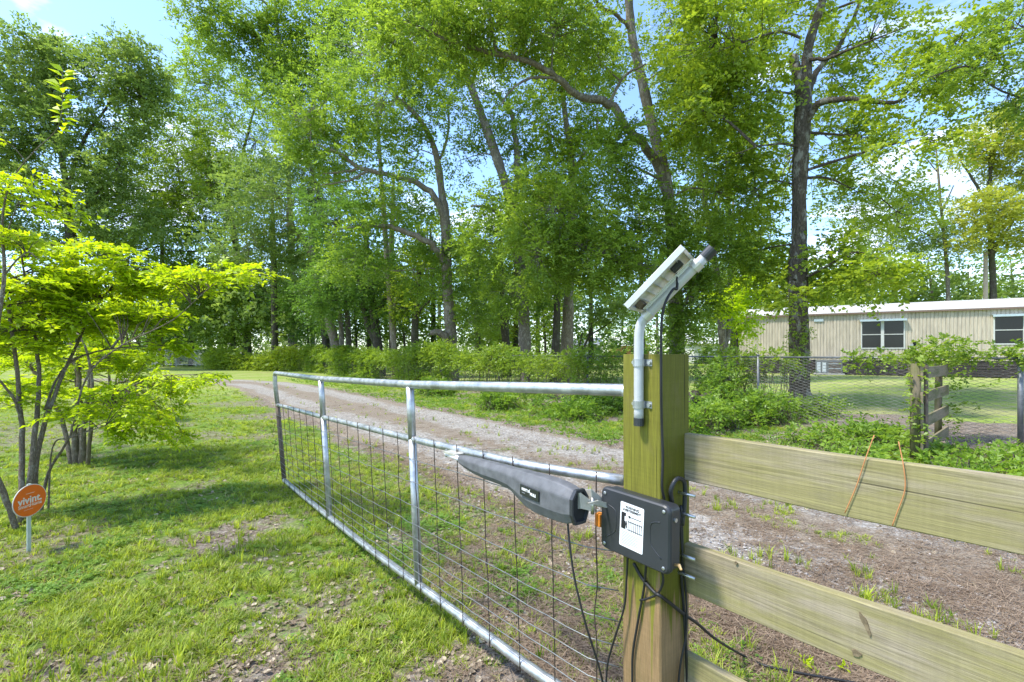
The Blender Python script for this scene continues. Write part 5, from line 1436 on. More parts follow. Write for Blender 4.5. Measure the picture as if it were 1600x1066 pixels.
# push rod and front bracket
pA, _ = arm_pt(719, 717.5, 1.066); pB, _ = arm_pt(697, 709, 1.078)
b = MB(); b.tube([pA, pB], [.011, .009], 10); b.build("push_rod", M_sticker, op, smooth=True)
pC, _ = arm_pt(712, 709, 1.095)
b = MB(); Mr = Muv(1.09, 1.93, .905)
b.box((-.035, -.05, -.004), (.03, .05, .004)); b.box((.012, -.05, -.030), (.018, .05, -.004)); b.build("front_bracket", M_bracket, op, Matrix.Translation(Vector(pC + np.array([0, 0, .004]))) @ Matrix.Rotation(ROTUV, 4, 'Z'))
b = MB(); b.tube([pB + [0, 0, -.015], pB + [0, 0, .02]], .006, 8); b.build("pivot_bolt", M_bolt, op)
# decal on the hump
i0 = 8; pc_, Yc = arm_pt(838, 769, 1.0)
dec_x = unit(C[11] - C[6]); n_out = unit(np.cross(dec_x, [0, 0, 1.0]));
if n_out[1] > 0: n_out = -n_out
dec_y = np.cross(n_out, dec_x)
cen = C[8] + (C[9] - C[8]) * -.1 + n_out * (RR[8] * .64 * 1.0 + .0035) + dec_y * RR[8] * .10
Md = Matrix(((dec_x[0], dec_y[0], n_out[0], cen[0]), (dec_x[1], dec_y[1], n_out[1], cen[1]), (dec_x[2], dec_y[2], n_out[2], cen[2]), (0, 0, 0, 1)))
b = MB(); b.box((-.052, -.018, -.004), (.052, .018, 0)); b.build("decal", M_decal, op, Md, bevel=.001)

def text(body, size, name, mat, parent, M, align='CENTER', bold=0.0, sx=1.0, shear=0.0):
    cu = bpy.data.curves.new("text", 'FONT'); cu.body = body; cu.size = size; cu.align_x = align; cu.align_y = 'CENTER'
    cu.extrude = .0003; cu.offset = bold; cu.shear = shear
    t = bpy.data.objects.new("text", cu); COL.objects.link(t)
    dg = bpy.context.evaluated_depsgraph_get(); dg.update()
    me = bpy.data.meshes.new_from_object(t.evaluated_get(dg))
    bpy.data.objects.remove(t)
    me.materials.clear(); me.materials.append(mat)
    o = bpy.data.objects.new(name, me); COL.objects.link(o); o.parent = parent
    pm = parent.matrix_basis
    if parent.parent: pm = parent.parent.matrix_basis @ pm
    o.matrix_basis = pm.inverted() @ M @ Matrix.Diagonal((sx, 1, 1, 1))
    return o
text("MIGHTY", .0125, "lettering", M_whiteink, op, Md @ Matrix.Translation((-.024, .004, .0004)), bold=.0006, sx=.72)
text("MULE", .0125, "lettering", M_whiteink, op, Md @ Matrix.Translation((.022, -.002, .0004)), bold=.0006)
b = MB(); b.prism([(-.006, -.004), (-.002, -.004), (-.001, .001), (.002, -.004), (.005, -.004), (.004, .003), (.006, .010), (.003, .008), (.000, .004), (-.006, .003)], 0, .0006)
b.build("logo", M_whiteink, op, Md @ Matrix.Translation((.000, .004, 0)))
b = MB(); b.box((-.040, -.0085, 0), (-.022, -.0065, .0005)); b.build("small_print", M_inkgrey, op, Md)
# rear U bracket between motor and post
q0, Y0 = arm_pt(884, 783, 1.052)
pts_top = [arm_pt(884, 772, 1.045)[0], arm_pt(905, 768, 1.045)[0], arm_pt(928, 786, 1.10)[0], arm_pt(950, 792, 1.16)[0]]
pts_bot = [arm_pt(884, 797, 1.045)[0], arm_pt(908, 795, 1.045)[0], arm_pt(930, 800, 1.10)[0], arm_pt(952, 803, 1.16)[0]]
def plate(ptsA, ptsB, th, name, mat):
    A_ = np.array(ptsA); B_ = np.array(ptsB); m = MB(); rs = []
    for i in range(len(A_)):
        d_ = unit(np.cross(B_[i] - A_[i], (A_[min(i + 1, len(A_) - 1)] - A_[max(i - 1, 0)]))) * th
        rs.append(np.array([A_[i] - d_, A_[i] + d_, B_[i] + d_, B_[i] - d_]))
    m.rings(rs); return m.build(name, mat, op, bevel=.0008)
plate(pts_top[:3], pts_bot[:3], .0018, "rear_bracket", M_bracket)
deep = uv2w(.05, 0)
plate([p + deep for p in pts_top[:3]], [p + deep for p in pts_bot[:3]], .0018, "rear_bracket", M_bracket)
b = MB(); f0, f1 = arm_pt(918, 786, 1.05)[0], arm_pt(965, 798, 1.17)[0]
plate([f0, arm_pt(940, 792, 1.11)[0], f1], [f0 + deep * .9, arm_pt(940, 792, 1.11)[0] + deep * .9, f1 + deep * .5], .003, "bracket_tongue", M_bracket)
p0_ = arm_pt(926, 778, 1.09)[0]
b = MB(); b.tube([p0_, p0_ - np.array([0, 0, .05])], .006, 8); b.build("clevis_pin", M_bolt, op, smooth=True)
b = MB(); k0 = arm_pt(937, 812, 1.19)[0]; b.box((-.012, -.012, -.022), (.012, .012, .022)); tag(b.build("orange_block", M_orange, op, Matrix.Translation(Vector(k0)) @ Matrix.Rotation(ROTUV, 4, 'Z'), bevel=.003), "weathered orange plastic block")

# ------------------------------------------------------------------ control box
bx = empty("control_box", "black plastic control box with a white warning sticker screwed to the gate post", "control box", uv2w(1.15, .87, .61))
fx0, fy0 = .428, 1.32
ub, vb = w2uv(fx0, fy0)
BW, BH, BT = .254, .193, .052
bc = uv2w(float(ub), float(vb) + BW / 2, .838)
Mbx = fc.copy(); Mbx.translation = Vector(bc)
Mbx = Mbx @ Matrix.Rotation(-.012, 4, 'Z')
def rrect(w, h, r, n=7):
    pts = []
    for (cx_, cy_, a0) in ((w - r, h - r, 0), (-w + r, h - r, 90), (-w + r, -h + r, 180), (w - r, -h + r, 270)):
        for k in range(n):
            a = math.radians(a0 + 90 * k / (n - 1)); pts.append((cx_ + r * math.cos(a), cy_ + r * math.sin(a)))
    return pts
def loft(prs, name, mat, parent, M, smooth=False):
    m = MB(); m.rings([np.array([(x, y, z) for x, y in rrect(w, h, r)]) for w, h, r, z in prs]); return m.build(name, mat, parent, M, smooth=smooth)
loft([(BW / 2 - .006, BH / 2 - .006, .016, -BT - .002), (BW / 2 - .004, BH / 2 - .004, .018, -.020)], "back_shell", M_black, bx, Mbx)
loft([(BW / 2 - .001, BH / 2 - .001, .020, -.019), (BW / 2, BH / 2, .021, -.010), (BW / 2 - .002, BH / 2 - .002, .02, -.004), (BW / 2 - .006, BH / 2 - .006, .018, 0.0)], "lid", M_black, bx, Mbx, smooth=False)
for sx_ in (-1, 1):
    m = MB()
    rp = [(sx_ * .095, .045, .0), (sx_ * .072, .038, .0), (sx_ * .063, .024, .0), (sx_ * .063, -.02, .0), (sx_ * .074, -.036, .0), (sx_ * .100, -.055, 0)]
    q, _ = smooth_path(rp, [.002] * 6, 4); m.tube(q, .0016, 6); m.build("moulded_rib", M_black, bx, Mbx, smooth=True)
for cx_ in (-1, 1):
    for cy_ in (-1, 1):
        m = MB(); m.tube([(cx_ * .108, cy_ * .078, -.001), (cx_ * .108, cy_ * .078, .0022), (cx_ * .108, cy_ * .078, .0032)], [.005, .005, .003], 14); m.tube([(cx_ * .108, cy_ * .078, .0032), (cx_ * .108, cy_ * .078, .0034)], .0015, 6)
        m.build("screw", M_bolt, bx, Mbx, smooth=False)
m = MB(); m.box((-BW / 2 - .008, -.05, -.035), (-BW / 2 + .0045, .0, -.012)); m.box((-BW / 2 - .008, .015, -.035), (-BW / 2 + .0045, .05, -.012)); m.build("hinge_lug", M_black, bx, Mbx, bevel=.002)
m = MB(); m.tube([(BW / 2 - .003, .055, -.025), (BW / 2 + .003, .055, -.025)], .006, 12); m.build("side_screw", M_bolt, bx, Mbx)
m = MB(); m.tube([(BW / 2 - .006, -.07, -.03), (BW / 2 + .010, -.067, -.03), (BW / 2 + .020, -.075, -.025)], [.004, .005, .0035], 8); m.build("brass_lock", simple_mat("brass", (.55, .36, .16), .4, .6), bx, Mbx)
# sticker
Ms = Mbx @ Matrix.Translation((-.034, -.004, .0006)) @ Matrix.Rotation(-.03, 4, 'Z')
# position from the photograph: px 967..1003 -> shift
Ms = Mbx @ Matrix.Translation((-.004, .002, .0003)) @ Matrix.Rotation(-.035, 4, 'Z')
SW, SH = .043, .066
m = MB(); m.rings([np.array([(x, y, z) for x, y in rrect(SW, SH, .004)]) for z in (-.0005, .0005)]); stk = m.build("sticker", M_sticker, bx, Ms)
def on(x, y): return Ms @ Matrix.Translation((x, y, .0007))
text("WARNING", .0105, "lettering", M_ink, bx, on(.001, .054), bold=.0003)
text("AVERTISSEMENT", .0098, "lettering", M_ink, bx, on(.0, .0445), bold=.0003, sx=.92)
m = MB(); m.prism([(-.038, .013), (-.026, .013), (-.026, .026), (-.021, .026), (-.021, .036), (-.038, .036)], 0, .0004)
m.prism([(-.038, -.013), (-.023, -.013), (-.021, -.002), (-.019, .003), (-.022, .010), (-.027, .0127), (-.038, .0127)], 0, .0004)
m.prism([(-.020, -.012), (-.016, -.006), (-.016, .008), (-.019, .014), (-.021, .013), (-.0185, .003)], 0, .0004)
m.build("warning_figure", M_ink, bx, Ms @ Matrix.Translation((0, 0, .0007)))
m = MB(); m.box((-.006, .0265, 0), (.036, .0285, .0004)); m.prism([(-.014, .0275), (-.005, .0225), (-.005, .0325)], 0, .0004); m.build("arrow", M_ink, bx, Ms @ Matrix.Translation((0, 0, .0007)))
m = MB(); m.box((-.014, .012, 0), (.039, .0138, .0004)); m.box((-.014, -.012, 0), (.039, -.0102, .0004))
for k in range(8):
    x_ = -.012 + k * .0068; m.box((x_, -.016, 0), (x_ + .0013, -.0122, .0004)); m.box((x_, -.0100, 0), (x_ + .0013, .0118, .0004)); m.box((x_, .0140, 0), (x_ + .0013, .017, .0004))
m.build("gate_pictogram", M_ink, bx, Ms @ Matrix.Translation((0, 0, .0007)))
m = MB()
for k in range(9):
    w_ = [.030, .068, .060, .066, .052, .066, .058, .064, .036][k]; y_ = -.0215 - k * .0044
    m.box((-.036, y_, 0), (-.036 + w_, y_ + .0012, .0004))
m.build("small_print", M_inkgrey, bx, Ms @ Matrix.Translation((0, 0, .0007)))
# bolts and hook right of the box on the post's road-side face
for (py, z2) in ((771, 0), (803, 0), (868, 0), (897, 0)):
    z_ = EYE - (py - HY) / FPX * 1.44
    # bolts come out of the post's right face (v = PV0) towards -v
    u_ = 1.262
    m = MB(); m.tube([uv2w(u_, PV0 + .01, z_), uv2w(u_, PV0 - .055, z_ + .001)], .0048, 9); tag(m.build("bolt", M_bolt, gp, smooth=True))
m = MB()
hp = [uv2w(1.222, PV0 - .006, .915), uv2w(1.205, PV0 - .014, .955), uv2w(1.225, PV0 - .02, .985), uv2w(1.262, PV0 - .02, .968), uv2w(1.268, PV0 - .016, .90), uv2w(1.262, PV0 - .012, .84)]
q, _ = smooth_path(hp, [.006] * 6, 4); m.tube(q, .0065, 8); m.build("cable_hook", M_black, gp, smooth=True)

# ------------------------------------------------------------------ solar panel on its pipe
pv = np.array([.376, 1.4425, 0])
so = empty("solar_panel", "small tilted solar panel on a bent white pipe clamped to the gate post", "solar panel", (pv[0], pv[1], 1.14))
A_ = unit(np.array([.62, -.34, .70])); B_ = unit(np.array([.479, .878, 0])); N_ = unit(np.cross(A_, B_))
if N_[2] < 0: N_ = -N_
st_ = np.array([.39, 1.435, 1.452])
end_ = st_ + A_ * .236
pp = [pv + [0, 0, 1.15], pv + [0, 0, 1.25], pv + [0, 0, 1.375], pv + [.0005, 0, 1.402], pv + [.003, -.001, 1.424], pv + [.0085, -.004, 1.442]]
pp += [st_ + A_ * .01 + [.0015, -.001, 0], st_ + A_ * .03, st_ + A_ * .12, end_]
q, _ = smooth_path(pp, [.014] * len(pp), 4)
b = MB(); b.tube(q, .0142, 18); b.build("pipe", M_white_pipe, so, smooth=True)
b = MB(); b.tube([end_ - A_ * .002, end_ + A_ * .03], .0165, 16); b.build("end_cap", M_black, so, smooth=False)
b = MB(); b.tube([pv + [0, 0, 1.135], pv + [0, 0, 1.158]], .0150, 14); b.build("end_cap", M_black, so, smooth=False)
for z_ in (1.322, 1.198):
    m = MB()
    m.tube([pv + [0, 0, z_ - .011], pv + [0, 0, z_ + .011]], .0172, 18)
    Mw = fc.copy(); Mw.translation = Vector(pv + [0, 0, z_])
    m.box((-.034, -.010, -.018), (.036, .010, -.0145), Mw)
    m.build("pipe_clamp", M_galv, so, smooth=False)
    m = MB(); Mv = Mw @ Matrix.Translation((.028, 0, -.014)); c_ = np.array(Mv.translation); o_ = np.array(Mv.to_3x3() @ Vector((0, 0, 1)))
    m.tube([c_, c_ + o_ * .006], .006, 10); m.build("bolt", M_bolt, so)
    m = MB(); Mv = Mw @ Matrix.Translation((-.028, 0, -.014)); c_ = np.array(Mv.translation); m.tube([c_, c_ + o_ * .006], .006, 10); m.build("bolt", M_bolt, so)
# panel frame: local x=A (uphill), y=B, z=N
C0 = st_ + N_ * .030 - B_ * .1
Mp = Matrix(((A_[0], B_[0], N_[0], C0[0]), (A_[1], B_[1], N_[1], C0[1]), (A_[2], B_[2], N_[2], C0[2]), (0, 0, 0, 1)))
PL, PW, PT = .216, .21, .018
m = MB(); t = .010
m.box((0, 0, 0), (PL, t, PT)); m.box((0, PW - t, 0), (PL, PW, PT)); m.box((0, t, 0), (t, PW - t, PT)); m.box((PL - t, t, 0), (PL, PW - t, PT)); m.build("frame", M_alu, so, Mp, bevel=.0012)
m = MB(); m.box((t, t, PT - .006), (PL - t, PW - t, PT - .003)); m.build("back_sheet", M_panel_back, so, Mp)
m = MB(); m.box((t, t, PT - .0028), (PL - t, PW - t, PT - .001)); m.build("cell_glass", M_panel_cell, so, Mp)
M_rib = simple_mat("grey_cell_line", (.42, .42, .40), .5)
for k in range(1, 7):
    m = MB(); x_ = t + (PL - 2 * t) * k / 7; m.box((x_ - .0015, t, PT - .010), (x_ + .0015, PW - t, PT - .0062)); m.build("cross_rib", M_rib if k % 2 else M_alu, so, Mp)
m = MB(); m.box((.012, .07, -.004), (.034, .13, PT - .0065)); m.build("junction_box", M_rust, so, Mp, bevel=.002)
m = MB(); m.box((.150, .07, -.003), (.186, .10, PT - .0065)); m.build("junction_box", M_black, so, Mp, bevel=.003)
m = MB(); m.box((.02, .092, -.030), (.21, .108, -.012)); m.box((.02, .084, -.0125), (.21, .116, -.0095)); m.build("mount_channel", M_panel_back, so, Mp, bevel=.001)
for s_ in (.014, .205):
    m = MB(); c_ = st_ + A_ * s_; m.tube([c_ - A_ * .011, c_ + A_ * .011], .0180, 16); m.build("band_clamp", M_alu, so, smooth=False)
# cable from panel down the post's corner
def cable(label, pts, r=.0035, cat="cable", n=7, sub=6, mat=M_cable, name="cable"):
    q, _ = smooth_path(pts, [r] * len(pts), sub); m = MB(); m.tube(q, r, n)
    return tag(m.build(name, mat, smooth=True), label, cat)
jb = C0 + A_ * .155 + B_ * .10 - N_ * .006
cr0 = uv2w(PU0 - .006, PV0 - .006)
cable("black cable hanging from the solar panel down the near corner of the gate post",
      [jb, jb + A_ * -.03 - N_ * .035 - B_ * .02, P(1052, 452, 1.37), P(1040, 472, 1.36), P(1034, 500, 1.365), P(1033, 545, 1.372), P(1033, 600, 1.378), cr0 + [.001, 0, 1.15], cr0 + [.004, -.001, 1.05], cr0 + [.002, 0, .97], cr0 + [.012, .01, .93]], .0038)
def pface(px, py, off=0.006):
    """on the post's left face plane"""
    k = (px - CX) / FPX; Y = (PU0 - off) / (CU * k + SU); return P(px, py, Y)
cable("black cable dropping from the motor arm's end to the ground", [arm_pt(886, 803, 1.06)[0], arm_pt(890, 850, 1.05)[0], arm_pt(898, 905, 1.05)[0], arm_pt(915, 975, 1.06)[0], arm_pt(938, 1050, 1.09)[0], arm_pt(948, 1110, 1.12)[0], arm_pt(952, 1200, 1.14)[0], uv2w(1.14, 1.03, .0)], .0034)
cable("leftmost black cable leaving the bottom of the control box", [pface(981, 868, .03), pface(979, 905, .02), pface(975, 950, .02), pface(958, 1005, .03), pface(948, 1050, .03), pface(950, 1120, .03), uv2w(1.14, .99, 0)], .0032)
cable("middle black cable hanging down the face of the gate post", [pface(1010, 880, .02), pface(1006, 920, .009), pface(997, 970, .009), pface(989, 1020, .008), pface(988, 1066, .008), pface(988, 1200, .01), uv2w(1.16, .95, 0)], .0036)
cable("short looped black cable under the control box", [pface(1034, 888, .02), pface(1036, 910, .012), pface(1027, 928, .010), pface(1010, 936, .010), pface(1000, 938, .010)], .0034)
def pright(px, py, off=.006):
    """on the post's right face plane v = PV0 - off"""
    k = (px - CX) / FPX; Y = (PV0 - off) / (CU - SU * k); return P(px, py, Y)
def gnd(px, py, h=.035):
    Y = (EYE - h) * FPX / (py - HY); return P(px, py, Y)
cable("long black cable running from under the control box across the litter to the right",
      [pface(990, 880, .02), pface(1003, 903, .010), pface(1022, 925, .009), pface(1031, 931, .010), pright(1046, 942, .012), pright(1066, 958, .014), P(1090, 975, 1.56), P(1120, 1000, 1.75), gnd(1160, 1024), gnd(1195, 1040), gnd(1240, 1050), gnd(1285, 1058), gnd(1340, 1068), gnd(1420, 1085)], .0052)
cable("black cable falling straight down the right side of the gate post", [pright(1064, 790, .012), pright(1066, 850, .010), pright(1065, 900, .010), pright(1069, 960, .010), pright(1074, 1066, .010), pright(1076, 1200, .012), uv2w(1.28, .85, 0)], .0042)
cable("second thin black cable bowed beside the one on the post's right side", [pright(1062, 800, .012), pright(1066, 870, .014), pright(1072, 930, .016), pright(1072, 990, .016), pright(1063, 1040, .012), pright(1060, 1100, .012), uv2w(1.25, .85, 0)], .003)

# ------------------------------------------------------------------ orange yard sign
sc_ = np.array([(47 - CX) / FPX * 3.28, 3.28, EYE - (782 - HY) / FPX * 3.28])
ys = empty("yard_sign", "round orange yard sign on a thin pale stake at the left", "sign", (sc_[0], sc_[1], 0))
sd_x = unit(np.array([-.03, 1, 0])); sd_z = unit(np.array([1, .03, 0])); tilt = .0
Msg = Matrix(((sd_x[0], 0, sd_z[0], sc_[0]), (sd_x[1], 0, sd_z[1], sc_[1]), (0, 1, 0, sc_[2]), (0, 0, 0, 1)))
def disc(r, z0, z1, name, mat, M, sy=1.0):
    a = np.linspace(0, 2 * np.pi, 48, endpoint=False)
    m = MB(); m.prism([(math.cos(t) * r, math.sin(t) * r * sy) for t in a], z0, z1); return m.build(name, mat, ys, M)
disc(.119, -.004, .0, "rim", M_signedge, Msg, .90); disc(.1145, .0002, .0014, "face", M_orange_sign, Msg, .895)
text("vivint.", .068, "lettering", M_signtext, ys, Msg @ Matrix.Translation((0, .006, .0018)), bold=.0016, sx=1.05)
text("SmartHome", .034, "lettering", M_signtext, ys, Msg @ Matrix.Translation((0, -.030, .0018)), bold=.0003)
m = MB(); m.box((-.03, .048, .0015), (.03, .0505, .002)); m.box((-.045, -.058, .0015), (.02, -.0565, .002)); m.build("small_print", M_signtext, ys, Msg)
m = MB(); m.box((-.013, -.98 + .0, -.012), (.013, .112, -.0045)); m.build("stake", M_stake, ys, Msg)

# seedlings behind the fence
for lb, px, py, s_ in (("tiny lime-green seedling on the litter, left of two near the long cable", 1262, 1048, 1.0), ("tiny lime-green seedling on the litter, right of two near the long cable", 1322, 1056, .9)):
    g0 = gnd(px, py, 0); rg = np.random.default_rng(int(px))
    root = empty("seedling", lb, "seedling", g0, "lime seedlings")
    sm = MB(); sm.tube([g0, g0 + [-.005, 0, .03 * s_], g0 + [-.012, 0, .05 * s_]], .0015, 5); sm.build("stem", M_twig, root)
    n = 18; o = g0 + np.stack([rg.normal(-.006, .010, n), rg.normal(0, .01, n), rg.uniform(.015, .055, n) * s_], 1)
    quads_mesh("leaves", leaf_quads(o, rand_dirs(n, .9, .6, rg), rand_dirs(n, .4, 1, rg), np.full(n, .026) * rg.uniform(.7, 1.2, n), .5), GREENS['lime'], root, rg.uniform(.5, 1, n))

# ------------------------------------------------------------------ scattered grass, litter, gravel
def proto(name, V, F, mat):
    me = bpy.data.meshes.new(name); me.from_pydata([tuple(map(float, p)) for p in V], [], F); me.materials.append(mat); me.update()
    return bpy.data.objects.new(name, me)
def grass_proto(name, nb, hmin, hmax, rad, mat, seed, w=.0028, lean=.5):
    rg = np.random.default_rng(seed); V = []; F = []
    for i in range(nb):
        a = rg.uniform(0, 6.283); r = rg.uniform(0, rad); h = rg.uniform(hmin, hmax)
        b0 = np.array([math.cos(a) * r, math.sin(a) * r, 0]); a2 = a + rg.normal(0, .8); l = rg.uniform(.15, 1) * lean * h
        dv = np.array([math.cos(a2), math.sin(a2), 0]); sv = np.array([-math.sin(a2), math.cos(a2), 0]) * w * rg.uniform(.7, 1.3)
        n = len(V)
        V += [b0 - sv, b0 + sv, b0 + dv * l * .35 + [0, 0, h * .55] + sv * .85, b0 + dv * l * .35 + [0, 0, h * .55] - sv * .85, b0 + dv * l * 1.3 + [0, 0, h * .95]]
        F += [(n, n + 1, n + 2, n + 3), (n + 3, n + 2, n + 4)]
    return proto(name, V, F, mat)
def clover_proto(name, nb, seed, mat=M_clover, s=.011, rad=.05):
    rg = np.random.default_rng(seed); V = []; F = []
    for i in range(nb):
        c = np.array([rg.normal(0, rad * .6), rg.normal(0, rad * .6), rg.uniform(.008, .032)])
        a0 = rg.uniform(0, 6.28)
        for k in range(3):
            a = a0 + k * 2.09; d = np.array([math.cos(a), math.sin(a), rg.uniform(-.2, .4)]); sdv = np.array([-math.sin(a), math.cos(a), 0]); ss = s * rg.uniform(.7, 1.3)
            n = len(V); V += [c, c + d * ss * .6 - sdv * ss * .5, c + d * ss * 1.2, c + d * ss * .6 + sdv * ss * .5]; F += [(n, n + 1, n + 2, n + 3)]
    return proto(name, V, F, mat)
def deadleaf_proto(name, seed):
    rg = np.random.default_rng(seed); V = []; F = []
    L_ = .05; W_ = .022; cu_ = rg.uniform(.1, .5)
    xs = np.linspace(-L_ / 2, L_ / 2, 5); ws = np.array([.15, .8, 1, .7, .05]) * W_
    for i, x_ in enumerate(xs):
        z_ = .008 + cu_ * (x_ / L_) ** 2 * .06
        V += [(x_, -ws[i], z_ + .006 + rg.normal(0, .002)), (x_, 0, z_), (x_, ws[i], z_ + .005 + rg.normal(0, .003))]
    for i in range(4):
        for j in range(2): F.append((i * 3 + j, (i + 1) * 3 + j, (i + 1) * 3 + j + 1, i * 3 + j + 1))
    return proto(name, V, F, M_dead)
def needle_proto(name, seed):
    rg = np.random.default_rng(seed); V = []; F = []
    for i in range(11):
        c = rg.normal(0, .05, 3) * [1, 1, 0] + [0, 0, rg.uniform(.003, .012)]; a = rg.uniform(0, 3.14); l = rg.uniform(.04, .10)
        d = np.array([math.cos(a), math.sin(a), rg.normal(0, .06)]) * l / 2; s = np.array([-math.sin(a), math.cos(a), 0]) * .0011; n = len(V)
        V += [c - d - s, c + d - s, c + d + s, c - d + s]; F.append((n, n + 1, n + 2, n + 3))
    return proto(name, V, F, M_needle)
def pebble_proto(name, seed):
    rg = np.random.default_rng(seed)
    V = [(0, 0, .75)]; F = []
    for k, z in ((0, .35), (1, -.35)):
        for i in range(6):
            a = i * 1.047 + k * .5; r = rg.uniform(.75, 1.1); V.append((math.cos(a) * r, math.sin(a) * r * .8, z * rg.uniform(.6, 1.2)))
    V.append((0, 0, -.6))
    for i in range(6):
        F.append((0, 1 + i, 1 + (i + 1) % 6)); F.append((1 + i, 7 + i, 1 + (i + 1) % 6)); F.append((7 + i, 7 + (i + 1) % 6, 1 + (i + 1) % 6)); F.append((7 + (i + 1) % 6, 7 + i, 13))
    return proto(name, [tuple(np.array(v) * [.01, .01, .006]) for v in V], F, M_pebble)
def scatter(name, label, cat, protos, pos, rot, scl, idx):
    pc = bpy.data.collections.new(name + "_sources")
    for k, o in enumerate(protos): o.name = "%s_source_%02d" % (name, k); pc.objects.link(o)
    me = bpy.data.meshes.new(name); n = len(pos)
    me.vertices.add(n); me.vertices.foreach_set("co", pos.astype(np.float32).ravel())
    a = me.attributes.new("rot", 'FLOAT_VECTOR', 'POINT'); a.data.foreach_set("vector", rot.astype(np.float32).ravel())
    a = me.attributes.new("scl", 'FLOAT', 'POINT'); a.data.foreach_set("value", scl.astype(np.float32))
    a = me.attributes.new("idx", 'INT', 'POINT'); a.data.foreach_set("value", idx.astype(np.int32))
    me.update()
    o = bpy.data.objects.new(name, me); COL.objects.link(o)
    ng = bpy.data.node_groups.new(name, 'GeometryNodeTree')
    ng.interface.new_socket("Geometry", in_out='INPUT', socket_type='NodeSocketGeometry')
    ng.interface.new_socket("Geometry", in_out='OUTPUT', socket_type='NodeSocketGeometry')
    gi = ng.nodes.new("NodeGroupInput"); go = ng.nodes.new("NodeGroupOutput")
    ci = ng.nodes.new("GeometryNodeCollectionInfo"); ci.inputs['Collection'].default_value = pc
    ci.inputs['Separate Children'].default_value = True; ci.inputs['Reset Children'].default_value = True
    ip = ng.nodes.new("GeometryNodeInstanceOnPoints"); ip.inputs['Pick Instance'].default_value = True
    def na(nm, dt):
        q = ng.nodes.new("GeometryNodeInputNamedAttribute"); q.data_type = dt; q.inputs['Name'].default_value = nm; return q.outputs['Attribute']
    er = ng.nodes.new("FunctionNodeEulerToRotation")
    ng.links.new(na("rot", 'FLOAT_VECTOR'), er.inputs[0]); ng.links.new(er.outputs[0], ip.inputs['Rotation'])
    ng.links.new(na("scl", 'FLOAT'), ip.inputs['Scale']); ng.links.new(na("idx", 'INT'), ip.inputs['Instance Index'])
    ng.links.new(gi.outputs[0], ip.inputs['Points']); ng.links.new(ci.outputs[0], ip.inputs['Instance']); ng.links.new(ip.outputs[0], go.inputs[0])
    md = o.modifiers.new("scatter", 'NODES'); md.node_group = ng
    return tag(o, label, cat, kind='stuff')

def sample_ground(n, ymin, ymax, pw, seed, margin=1.0):
    """points on the ground, denser near the camera"""
    rg = np.random.default_rng(seed)
    t = rg.uniform(0, 1, n)
    y = (ymin ** (1 - pw) + t * (ymax ** (1 - pw) - ymin ** (1 - pw))) ** (1 / (1 - pw))
    x = rg.uniform(-1, 1, n) * (y * 1.12 + margin)
    return x, y, rg
def gz_full(x, y): return ground_z(x, y) + ground_rough(x, y)

x, y, rg = sample_ground(195000, 1.0, 26, 1.1, 301)
u, v = w2uv(x, y); g = grass_mask(x, y)
hide = (u > 10.4)
keep = (rg.uniform(0, 1, len(x)) < g * np.clip((fbm(x, y, .13, 111) - .28) * 3.5, .12, 1)) & ~hide
x, y, g, u, v = x[keep], y[keep], g[keep], u[keep], v[keep]
n = len(x)
onroad = (u > ROAD0) & (u < ROAD1)
z = gz_full(x, y) + np.where(onroad, .012, 0)
rot = np.stack([rg.normal(0, .12, n), rg.normal(0, .12, n), rg.uniform(0, 6.28, n)], 1)
scl = rg.uniform(.5, 1.05, n) * (.70 + .30 * g) * (1 + .045 * np.clip(y - 3, 0, 20)) * np.where(u > ROAD1, 1.2, 1)
patch = fbm(x, y, .7, 95)
idx = np.where(patch + rg.uniform(-.15, .15, n) > .68, rg.integers(6, 8, n), rg.integers(0, 5, n))
idx = np.where(rg.uniform(0, 1, n) < .17, 5, idx)
gp_ = [grass_proto("g", 15, .015, .055, .035, M_grass, 1), grass_proto("g", 13, .02, .065, .04, M_grass, 2, lean=.9), grass_proto("g", 17, .012, .042, .045, M_grass, 3, .0032, 1.3),
       grass_proto("g", 12, .02, .05, .03, M_grass, 4, .0036, 1.0), grass_proto("g", 14, .015, .05, .04, M_grass, 5, .0026, 1.5), grass_proto("g", 16, .008, .04, .05, M_drygrass, 6, .0022, 2.2),
       clover_proto("g", 15, 7), clover_proto("g", 11, 8, s=.014, rad=.06)]
scatter("grass", "short bright green grass and clover growing in patches over the lawn", "grass", gp_, np.stack([x, y, z], 1), rot, scl, idx)
print("grass", n)

# a few taller tufts among the litter behind the plank fence
x, y, rg = sample_ground(26000, 1.2, 14, 1.2, 302)
u, v = w2uv(x, y)
m1 = (u > 1.35) & (u < 5.3) & (fbm(x, y, .35, 44) > .60) & (rg.uniform(0, 1, len(x)) < .45)
m2 = (u < 1.3) & (fbm(x, y, .5, 45) > .62) & (rg.uniform(0, 1, len(x)) < .35)
k_ = m1 | m2; x, y, u = x[k_], y[k_], u[k_]; n = len(x)
scatter("tall_grass", "scattered taller grass tufts along the driveway edge and lawn", "grass",
        [grass_proto("t", 12, .03, .10, .02, M_grass, 11, .003, .8), grass_proto("t", 9, .04, .12, .018, M_grass, 12, .0032, .6), grass_proto("t", 14, .02, .08, .03, M_grass, 13, .0028, 1.1)],
        np.stack([x, y, gz_full(x, y) + np.where(u > ROAD0, .01, 0)], 1), np.stack([rg.normal(0, .1, n), rg.normal(0, .1, n), rg.uniform(0, 6.28, n)], 1), rg.uniform(.5, 1.0, n), rg.integers(0, 3, n))

